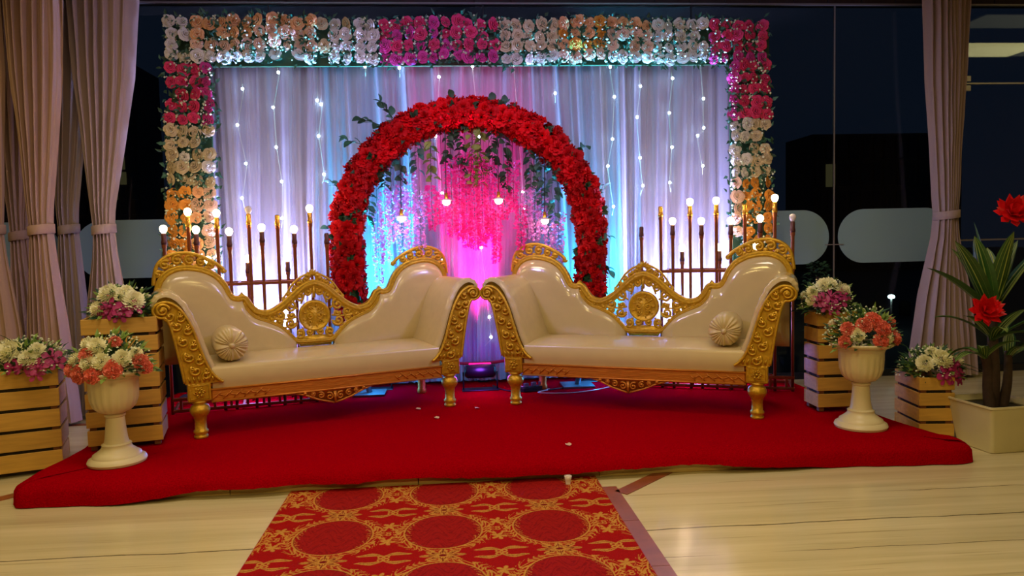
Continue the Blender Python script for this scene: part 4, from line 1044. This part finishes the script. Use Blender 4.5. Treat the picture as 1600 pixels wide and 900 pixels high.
# ================================================================ CURTAINS
def curtain(label, keys, Y, depth, npl, amp, seed, m, tie_z):
    c0 = lerp_tab(keys, tie_z); root = empty('curtain', (c0[0], Y, 0), 0, label, 'curtain'); rs = random.Random(seed)
    ph = rs.uniform(0, 6); ns = npl * 14; rows = []; ztop = keys[-1][0]; zbot = keys[0][0]; nz = 46
    jit = [rs.uniform(-.3, .3) for _ in range(ns + 1)]
    for j in range(nz + 1):
        z = zbot + (ztop - zbot) * j / nz; cx, hw = lerp_tab(keys, z); hw = hw; row = []
        full = hw / max(k[2] for k in keys)
        for i in range(ns + 1):
            u = -1 + 2 * i / ns; uu = u + .05 * math.sin(3.3 * u + ph + .7 * z)
            fold = abs(math.sin(PI * npl * .5 * uu + ph)) ** .7 * 2 - 1; fold2 = math.sin(PI * npl * 1.13 * uu + 2 * ph + .8 * math.sin(2.1 * z))
            y = -depth * math.sqrt(max(0, 1 - u * u)) * (.6 + .4 * full) + amp * 1.7 * (.30 + .70 * full) * (fold * .75 + fold2 * .4)
            x = hw * (u + .02 * math.sin(9 * u + ph))
            row.append((cx + x - c0[0], y, z))
        rows.append(row)
    rows = [[(p[0], p[1], p[2]) for p in r_] for r_ in rows]
    mb = MB(); mb.grid(rows)
    # back sheet to close it
    mb.grid([[(r_[0][0], r_[0][1], r_[0][2]), ((r_[0][0] + r_[-1][0]) / 2, .02, r_[0][2]), (r_[-1][0], r_[-1][1], r_[-1][2])] for r_ in rows])
    mb.build('cloth', m, root)
    cx, hw = lerp_tab(keys, tie_z); hw += .008; ring = []
    for zz, g in ((-.034, .0), (-.030, .006), (.030, .006), (.034, 0)):
        ring.append([((hw + g) * math.cos(a) + cx - c0[0], -(depth * .85 + amp * .7 + g) * (math.sin(a) if math.sin(a) > 0 else .35 * math.sin(a)), tie_z + zz + .01 * math.cos(a)) for a in [2 * PI * k / 40 for k in range(40)]])
    tb = MB(); tb.grid(ring, closed=True); tb.build('tieback', m, root)
def K(top, tie, bot, tz=1.41, zb=.03, topz=3.20):
    f = lambda a, b: ((a + b) / 2, (b - a) / 2)
    T, I, B = f(*top), f(*tie), f(*bot); M2 = (I[0] * .6 + B[0] * .4, I[1] * .42 + B[1] * .58); M1 = (I[0] * .65 + T[0] * .35, I[1] * .60 + T[1] * .40)
    return [(zb, *B), (zb + (tz - zb) * .5, *M2), (tz - .18, I[0], I[1] * 1.16), (tz, *I), (tz + .16, I[0], I[1] * 1.16), (tz + .6, *M1), (tz + 1.1, (I[0] + 2 * T[0]) / 3, I[1] * .22 + T[1] * .78), (topz, *T)]
curtain('beige curtain at the far left edge, cut by the frame', K((-3.55, -3.05), (-3.30, -3.13), (-3.5, -2.99)), 5.48, .10, 6, .03, 1, M['curtain'], 1.41)
curtain('narrow beige curtain behind, second tied bundle from the left', K((-3.42, -2.98), (-3.285, -3.165), (-3.36, -3.02), 1.38), 5.84, .06, 5, .025, 2, M['curtain'], 1.38)
curtain('wide beige curtain in front, third tied bundle from the left', K((-3.03, -2.62), (-2.95, -2.81), (-3.03, -2.70)), 5.50, .11, 7, .03, 3, M['curtain'], 1.41)
curtain('narrow beige curtain tucked behind, fourth tied bundle from the left', K((-2.90, -2.60), (-2.94, -2.81), (-3.0, -2.74), 1.42), 5.86, .06, 5, .025, 4, M['curtain2'], 1.42)
curtain('beige curtain nearest the flower frame on the left, fifth tied bundle', K((-2.73, -2.23), (-2.63, -2.49), (-2.79, -2.36)), 5.73, .10, 7, .03, 5, M['curtain2'], 1.41)
curtain('single beige curtain with tieback right of the stage', K((3.955, 4.352), (4.078, 4.266), (3.86, 4.49), 1.39), 5.92, .11, 8, .03, 6, M['curtain2'], 1.39)

# ================================================================ CRATES
def crate(label, corner, ang, w, d, h, z0, n, gap=.018):
    root = empty('slatted_crate', (corner[0], corner[1], z0), ang, label, 'wooden crate', 'slatted pine flower crates')   # origin = front corner (left)
    p = (h - .012) / n; sh = p - gap
    for k in range(n):
        z = .012 + p * k + sh / 2 + gap
        j = lambda: random.uniform(-.002, .002)
        MB().bbox((w / 2 + j(), .006 + j(), z), (w, .012, sh), .0015).build('slat', M['wood'], root, smooth=False)
        MB().bbox((w / 2, d - .006, z), (w, .012, sh), .0015).build('slat', M['wood'], root, smooth=False)
        MB().bbox((.006 + j(), d / 2, z), (.012, d - .026, sh), .0015).build('slat', M['wood'], root, smooth=False)
        MB().bbox((w - .006 + j(), d / 2, z), (.012, d - .026, sh), .0015).build('slat', M['wood'], root, smooth=False)
    for x in (.030, w - .030):
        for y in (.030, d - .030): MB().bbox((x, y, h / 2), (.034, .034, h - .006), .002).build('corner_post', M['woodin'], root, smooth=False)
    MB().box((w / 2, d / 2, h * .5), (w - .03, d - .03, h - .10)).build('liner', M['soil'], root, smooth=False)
    return root
def corner_from_right(pr, ang, w): return (pr[0] - w * math.cos(ang), pr[1] - w * math.sin(ang))
crate('low slatted pine crate at the left frame edge, off the stage', corner_from_right((-2.235, 4.33), R(20), .42), R(20), .42, .30, .60, 0, 5)
crate('tall slatted pine crate on the left end of the stage, behind the white urn', (-2.065, 4.265), R(15), .385, .30, .748, .122, 7)
crate('tall slatted crate on the right end of the stage with blue-lit side', (2.295, 4.439), R(-2), .25, .20, .635, .122, 6, .020)
crate('small slatted crate on the floor right of the stage, the shortest', (2.757, 4.118), R(-8), .205, .32, .385, 0, 4)

# ================================================================ ARRANGEMENTS
def arrangement(label, loc, rx, ry, h, flowers, strap=(), seed=1, zlow=0.0):
    root = empty('flower_arrangement', loc, 0, label, 'flower arrangement'); rr = random.Random(seed)
    fd, fl, bd = MB(), MB(), MB()
    n = int(420 * rx / .2)
    for k in range(n):
        a = rr.uniform(0, 2 * PI); e = rr.random() ** .6 * PI / 2; q = rr.uniform(.45, 1.02)
        dx, dy, dz = math.sin(e) * math.cos(a), math.sin(e) * math.sin(a), math.cos(e)
        p = (rx * dx * q, ry * dy * q, zlow * max(0, q - .5) * math.sin(e) + h * dz * q * .95 + .01); d = (dx + rr.uniform(-.4, .4), dy + rr.uniform(-.4, .4), dz * .8 + rr.uniform(-.3, .5))
        leaf_into(fd if rr.random() < .6 else fl, p, d, (rr.uniform(-.4, .4), -.5, 1), rr.uniform(.035, .07), rr.uniform(.007, .014))
    for k in range(int(n * .35)):
        a = rr.uniform(0, 2 * PI); e = rr.random() ** .5 * PI / 2; q = rr.uniform(.92, 1.1); p = Vector((rx * math.sin(e) * math.cos(a) * q, ry * math.sin(e) * math.sin(a) * q, h * math.cos(e) * q + .01)); s_ = .008
        bd.add([p + Vector(v) * s_ for v in ((1, 0, 0), (0, 1, 0), (-1, 0, 0), (0, -1, 0), (0, 0, 1))], [(0, 1, 4), (1, 2, 4), (2, 3, 4), (3, 0, 4)])
    tag(fd.build('dark_foliage', M['leaf'], root, smooth=False), kind='stuff'); tag(fl.build('light_foliage', M['leaflight'], root, smooth=False), kind='stuff'); tag(bd.build('filler_buds', M['bud'], root, smooth=False), kind='stuff')
    for (kind, x, z, s) in flowers:
        k = min(1.0, math.hypot(x / rx, z / h)); y = -ry * math.sqrt(max(0, 1 - k * k)) * .95
        me, nm = {'m': (rr.choice(MUM), 'chrysanthemum'), 'c': (rr.choice(CARN), 'carnation'), 'o': (ORCH, 'orchid_bloom')}[kind]
        o = inst(nm, me, root, (x, y, z), (0, 0, 0), s); d = Vector((x / rx * .8, -1.0 + .4 * k, .2 + z / h * .5)).normalized(); o.rotation_mode = 'QUATERNION'; o.rotation_quaternion = d.to_track_quat('Z', 'Y')
    for k in range(5):      # blooms on the far side
        a = rr.uniform(.3, PI - .3); kind = rr.choice('mmco'); me, nm = {'m': (MUM[0], 'chrysanthemum'), 'c': (CARN[0], 'carnation'), 'o': (ORCH, 'orchid_bloom')}[kind]
        o = inst(nm, me, root, (rx * .75 * math.cos(a), ry * .75 * math.sin(a), h * .55), (0, 0, 0), .8); o.rotation_mode = 'QUATERNION'; o.rotation_quaternion = Vector((math.cos(a), math.sin(a), .8)).to_track_quat('Z', 'Y')
    for (dx, dy, dz, L, droop) in strap: strap_leaf(root, (0, 0, h * .3), Vector((dx, dy, dz)), L, .012, droop)
    return root
def strap_leaf(root, p0, d, L, w, droop, n=10, rnd=random):
    d = d.normalized(); s = d.cross(Vector((0, 0, 1))); s = s.normalized() if s.length > .05 else Vector((1, 0, 0)); p0 = Vector(p0)
    rows = []; mid = []
    for j in range(n + 1):
        t = j / n; p = p0 + d * L * t + Vector((0, 0, -droop * t * t)); ww = w * (math.sin(PI * min(1, .12 + t * .88)) ** .7); tang = d + Vector((0, 0, -2 * droop * t / L)); nn = s.cross(tang).normalized()
        rows.append([p - s * ww + nn * ww * .35, p - s * ww * .5 + nn * ww * .1, p, p + s * ww * .5 + nn * ww * .1, p + s * ww + nn * ww * .35]); mid.append((p, ww, nn))
    lf = MB().grid(rows).build('long_leaf', M['strap'], root)
    mb = MB()
    for off in (-.55, -.15, .25, .62):
        for e_ in (.0015, -.0015): mb.grid([[p + s * ww * (off - .07) + nn * (e_ + ww * abs(off) * .33), p + s * ww * (off + .07) + nn * (e_ + ww * abs(off) * .33)] for p, ww, nn in mid])
    mb.build('stripe', M['strapline'], lf)
    return lf
arrangement('white mums and magenta orchids on the low crate at the left frame edge', (-2.40, 4.38, .575), .21, .15, .18,
            [('m', -.13, .14, 1.1), ('m', -.05, .13, 1.3), ('m', .08, .13, .9), ('m', .05, .09, 1.0), ('m', -.19, .05, 1), ('o', .03, .05, 1.1), ('o', .10, .04, 1.1), ('o', .15, .09, 1.0), ('o', .17, .055, 1.0), ('o', -.02, .045, 1), ('o', .09, .00, .9)], [(-.3, -.3, .75, .32, .10), (-.55, -.1, .6, .32, .12), (-.15, -.35, .9, .28, .12)], 2)
arrangement('white mums and purple orchids on top of the tall left crate', (-1.90, 4.44, .865), .18, .14, .17,
            [('m', -.10, .06, .9), ('m', -.05, .14, 1.2), ('m', .03, .13, .9), ('m', .09, .10, 1.2), ('m', .04, .15, .8), ('o', -.10, .055, 1.0), ('o', -.02, .065, 1.2), ('o', .05, .05, 1.1), ('o', .03, .02, 1.0), ('o', .10, .06, 1.0), ('o', -.04, .03, .9)], (), 3)
arrangement('coral carnations and white mums in the left urn', (-1.81, 4.05, .600), .205, .165, .20,
            [('c', -.165, .04, .9), ('c', -.10, .025, 1.1), ('c', -.03, .02, 1.0), ('c', .065, .045, 1.05), ('c', .17, .07, .95), ('c', .19, .035, .8), ('c', -.075, .115, .9), ('c', .05, .175, .7), ('m', -.03, .155, 1.0), ('m', -.09, .165, .8), ('m', -.055, .075, .9), ('m', .01, .085, .9), ('m', .10, .095, .9), ('m', .15, .11, .7), ('m', -.14, .09, .8)], (), 4, -.04)
arrangement('white mums and pink orchids on top of the tall right crate', (2.39, 4.52, .745), .17, .14, .20,
            [('m', -.04, .18, 1.0), ('m', .0, .19, .9), ('m', .07, .15, 1.0), ('m', -.11, .14, .8), ('m', -.13, .09, .7), ('o', -.09, .09, 1.1), ('o', -.03, .11, 1.1), ('o', .02, .09, 1.2), ('o', .07, .12, 1.0), ('o', -.02, .04, 1.0), ('o', -.06, .055, 1)], (), 5)
arrangement('coral carnations with leafy sprigs in the right urn', (2.365, 4.07, .600), .20, .155, .22,
            [('c', -.05, .13, 1.0), ('c', .01, .16, 1.0), ('c', .05, .11, 1.15), ('c', .03, .04, 1.0), ('c', .16, .13, .9), ('c', .14, .05, .9), ('c', -.13, .11, .9), ('c', -.15, .04, .8), ('m', -.09, .08, .8), ('m', .08, .06, .7), ('c', .19, .06, .7)], (), 6, -.04)
arrangement('white mums and dark pink orchids on the small crate right of the stage', (2.90, 4.24, .365), .18, .15, .17,
            [('m', -.09, .10, 1.0), ('m', .01, .12, 1.2), ('m', .09, .15, .8), ('m', .14, .09, .9), ('m', -.02, .155, .8), ('o', .03, .06, 1.1), ('o', .09, .08, 1.2), ('o', .06, .02, 1.1), ('o', .0, .015, 1.0), ('o', .12, .03, 1.1), ('o', .10, .0, .9)], [(.9, -.25, .42, .34, .16), (1, -.1, .25, .38, .16), (.8, -.4, .5, .28, .12)], 7)

# ================================================================ URNS
def urn(x, y, label):
    root = empty('pedestal_urn', (x, y, .122), 0, label, 'urn', 'white pedestal urns')
    MB().lathe([(0, 0), (.142, 0), (.146, .012), (.140, .026), (.122, .036), (.118, .048), (.100, .060), (.078, .078), (.072, .090), (.074, .100), (.062, .108)], 40, (0, 0, 0)).build('base', M['urn'], root, auto=40)
    MB().lathe([(.062, .106), (.056, .13), (.049, .20), (.046, .245), (.052, .252), (.052, .262), (.046, .268)], 32).build('stem', M['urn'], root, auto=40)
    fl = lambda a, h: 1 + .060 * abs(math.cos(10 * a)) ** .7 * max(0, min(1, (.43 - h) / .05)) * (1 if h > .275 else 0)
    MB().lathe([(.046, .266), (.075, .278), (.100, .305), (.113, .345), (.119, .40), (.123, .44), (.128, .455), (.140, .468)], 80, (0, 0, 0), 'Z', fl).build('bowl', M['urn'], root)
    MB().lathe([(.138, .466), (.160, .476), (.172, .484), (.174, .492), (.168, .498), (.150, .494), (.120, .488), (0, .480)], 48, (0, 0, 0)).build('rim', M['urn'], root, auto=50)
urn(-1.812, 4.05, 'white fluted pedestal urn on the left front of the stage')
urn(2.365, 4.07, 'white fluted pedestal urn on the right front of the stage')

# ================================================================ BIG POTTED PLANT
pl = empty('potted_plant', (3.11, 3.96, 0), R(4), 'tall striped-leaf plant with red blooms in a square cream pot at the right edge', 'potted plant')
def sq(hw, z): return [(-hw, -hw, z), (hw, -hw, z), (hw, hw, z), (-hw, hw, z)]
mb = MB()
def rsq(hw, z, r=.02):
    out = []
    for cx, cy, a0 in ((hw - r, hw - r, 0), (-hw + r, hw - r, 90), (-hw + r, -hw + r, 180), (hw - r, -hw + r, 270)):
        for k in range(4): a = R(a0 + 30 * k); out.append((cx + r * math.cos(a), cy + r * math.sin(a), z))
    return out
rows = [rsq(.13, 0), rsq(.135, .004), rsq(.172, .255), rsq(.180, .262), rsq(.180, .272), rsq(.168, .272), rsq(.160, .24)]
mb.grid(rows, closed=True); mb.f.append(tuple(range(16))[::-1]); mb.build('pot', M['pot'], pl, auto=40)
MB().box((0, 0, .225), (.31, .31, .02)).build('soil', M['soil'], pl, smooth=False)
for pth, r_ in (([(-.03, 0, .22), (-.035, .01, .35), (-.05, 0, .47), (-.10, -.02, .56)], .035), ([(.0, .02, .22), (-.01, .0, .40), (-.02, 0, .60), (-.03, 0, .80)], .038), ([(.05, 0, .22), (.08, 0, .38), (.10, .02, .55)], .03)):
    MB().tube(cr(pth, 4), [r_ * (1 - .35 * i / (4 * (len(pth) - 1))) for i in range(4 * (len(pth) - 1) + 1)], 10).build('trunk', M['bark'], pl)
rp = random.Random(12)
for (o_, L, w, dr, lst) in (((-.03, 0, .76), .62, .056, .10, [(-.30, -.1, 1), (-.12, .1, 1.0), (.12, -.1, 1), (.3, 0, 1), (-.45, -.1, .8), (.0, -.25, 1), (.45, -.1, .8), (-.6, .1, .65), (.2, .3, .9), (-.2, .35, .9)]),
                            ((-.04, -.02, .62), .42, .034, .16, [(-.7, -.2, .8), (.5, -.5, .6), (-.3, -.6, .7), (.7, .2, .6), (-.6, .3, .7), (.1, -.8, .5)]),
                            ((-.10, -.03, .52), .33, .030, .22, [(-.8, -.2, .55), (-.5, -.5, .7), (.1, -.7, .8), (-.3, .6, .7)]), ((.10, .02, .5), .36, .032, .2, [(.7, -.3, .7), (.2, -.6, .9), (.5, .5, .7), (-.1, -.6, .8)])):
    for d in lst: strap_leaf(pl, o_, Vector(d), L * rp.uniform(.85, 1.05), w, dr * rp.uniform(.5, 1.2))
def red_bloom(p, d, s):
    bl = empty('red_bloom'); bl.parent = pl; bl.location = p; bl.rotation_mode = 'QUATERNION'; bl.rotation_quaternion = Vector(d).to_track_quat('Z', 'Y')
    for ring, (n, r1, z1) in enumerate(((6, .3, .95), (8, .65, .85), (9, .95, .55), (8, 1.0, .2))):
        for k in range(n):
            a = 2 * PI * k / n + ring * .5; t = Vector((math.cos(a) * r1, math.sin(a) * r1, z1)) * s; b_ = Vector((math.cos(a), math.sin(a), 0)) * .06 * s; w_ = Vector((-math.sin(a), math.cos(a), 0)) * .22 * s; m_ = b_.lerp(t, .55) + Vector((math.cos(a), math.sin(a), -.1)) * .1 * s
            MB().add([b_ - w_ * .4, b_ + w_ * .4, m_ + w_, t, m_ - w_, m_ + Vector((0, 0, .03 * s))], [(0, 1, 5), (1, 2, 5), (2, 3, 5), (3, 4, 5), (4, 0, 5)]).build('petal', M['redp'], bl, smooth=False)
    MB().tube([(0, 0, 0), (0, .0, -.08)], .008, 6).build('stalk', M['leaf'], bl)
red_bloom((-.16, -.10, .80), (-.3, -.9, .45), .095)
red_bloom((-.00, -.10, 1.34), (-.3, -.8, .6), .105)

# dark shrub in front of the glass behind the right sofa arm
sh = empty('dark_shrub', (3.02, 6.0 - .14, 0), 0, 'dark artificial shrub against the glass behind the right sofa arm', 'shrub')
mb = MB(); rr = random.Random(4)
for k in range(380):
    a = rr.uniform(0, 6.28); z = rr.uniform(.35, 1.02); q = .11 * math.sin(PI * min(1, (z - .3) / .8)) ** .5 * rr.uniform(.3, 1)
    leaf_into(mb, (q * math.cos(a), q * math.sin(a) * .6, z), (math.cos(a), math.sin(a), rr.uniform(-.3, .8)), (0, -.3, 1), rr.uniform(.03, .055), .013)
tag(mb.build('foliage', M['leaf'], sh, smooth=False), kind='stuff')
MB().tube([(0, 0, 0), (0, 0, .9)], .012, 6).build('stem', M['bark'], sh); MB().lathe([(0, 0), (.07, 0), (.09, .16), (.08, .16), (0, .14)], 16).build('pot', M['black'], sh)

# ================================================================ SMALL THINGS
for i, (x, y, a, lab) in enumerate(((.617, 3.96, .3, 'pale fallen petal on the front edge of the red carpet'), (-.25, 5.0, 1.2, 'pink fallen petal on the carpet under the left sofa right end'), (.152, 4.95, 2.2, 'pink fallen petal on the carpet between the sofas'), (-.12, 4.72, .8, 'pink fallen petal in front of the left sofa right leg'))):
    tag(leaf_mesh and inst('petal', MB().grid([[(-.012, -.01, .004), (0, -.014, 0), (.012, -.01, .004)], [(-.015, 0, .005), (0, 0, .001), (.015, 0, .006)], [(-.010, .012, .007), (0, .016, .003), (.01, .012, .008)]]).mesh('petal', M['rose_blush']), None, (x, y, .124), (0, 0, a), 1.2), lab, 'petal')
tag(MB().tube(cr([(.45, 5.75, .13), (.55, 5.6, .126), (.72, 5.5, .126), (.62, 5.38, .126), (.85, 5.32, .126), (1.1, 5.42, .126), (1.3, 5.6, .126)], 8), .004, 6).build('power_cable', M['glassy']), 'pale cable looping on the carpet behind the right sofa', 'cable')
tag(MB().tube(cr([(.30, 5.7, .13), (.40, 5.5, .126), (.60, 5.44, .126), (.90, 5.55, .126)], 8), .005, 6).build('power_cable', M['cord']), 'black cable on the carpet beside the central stage light', 'cable')
ps = empty('power_strip', (.60, 5.50, .12), .5, 'dark power strip with plugs on the carpet behind the right sofa', 'power strip')
MB().bbox((0, 0, .018), (.22, .06, .03), .004).build('body', M['black'], ps, smooth=False)
for k in range(3): MB().bbox((-.07 + .07 * k, 0, .048), (.035, .03, .03), .003).build('plug', M['metal'], ps, smooth=False)
cl_ = empty('glass_holder', (.565, 3.66, 0), .2, 'tiny clear glass ornament on the floor against the stage front', 'ornament')
MB().lathe([(0, 0), (.018, 0), (.012, .01), (.016, .03), (.02, .05), (.012, .05), (0, .03)], 12).build('cup', M['glassy'], cl_)
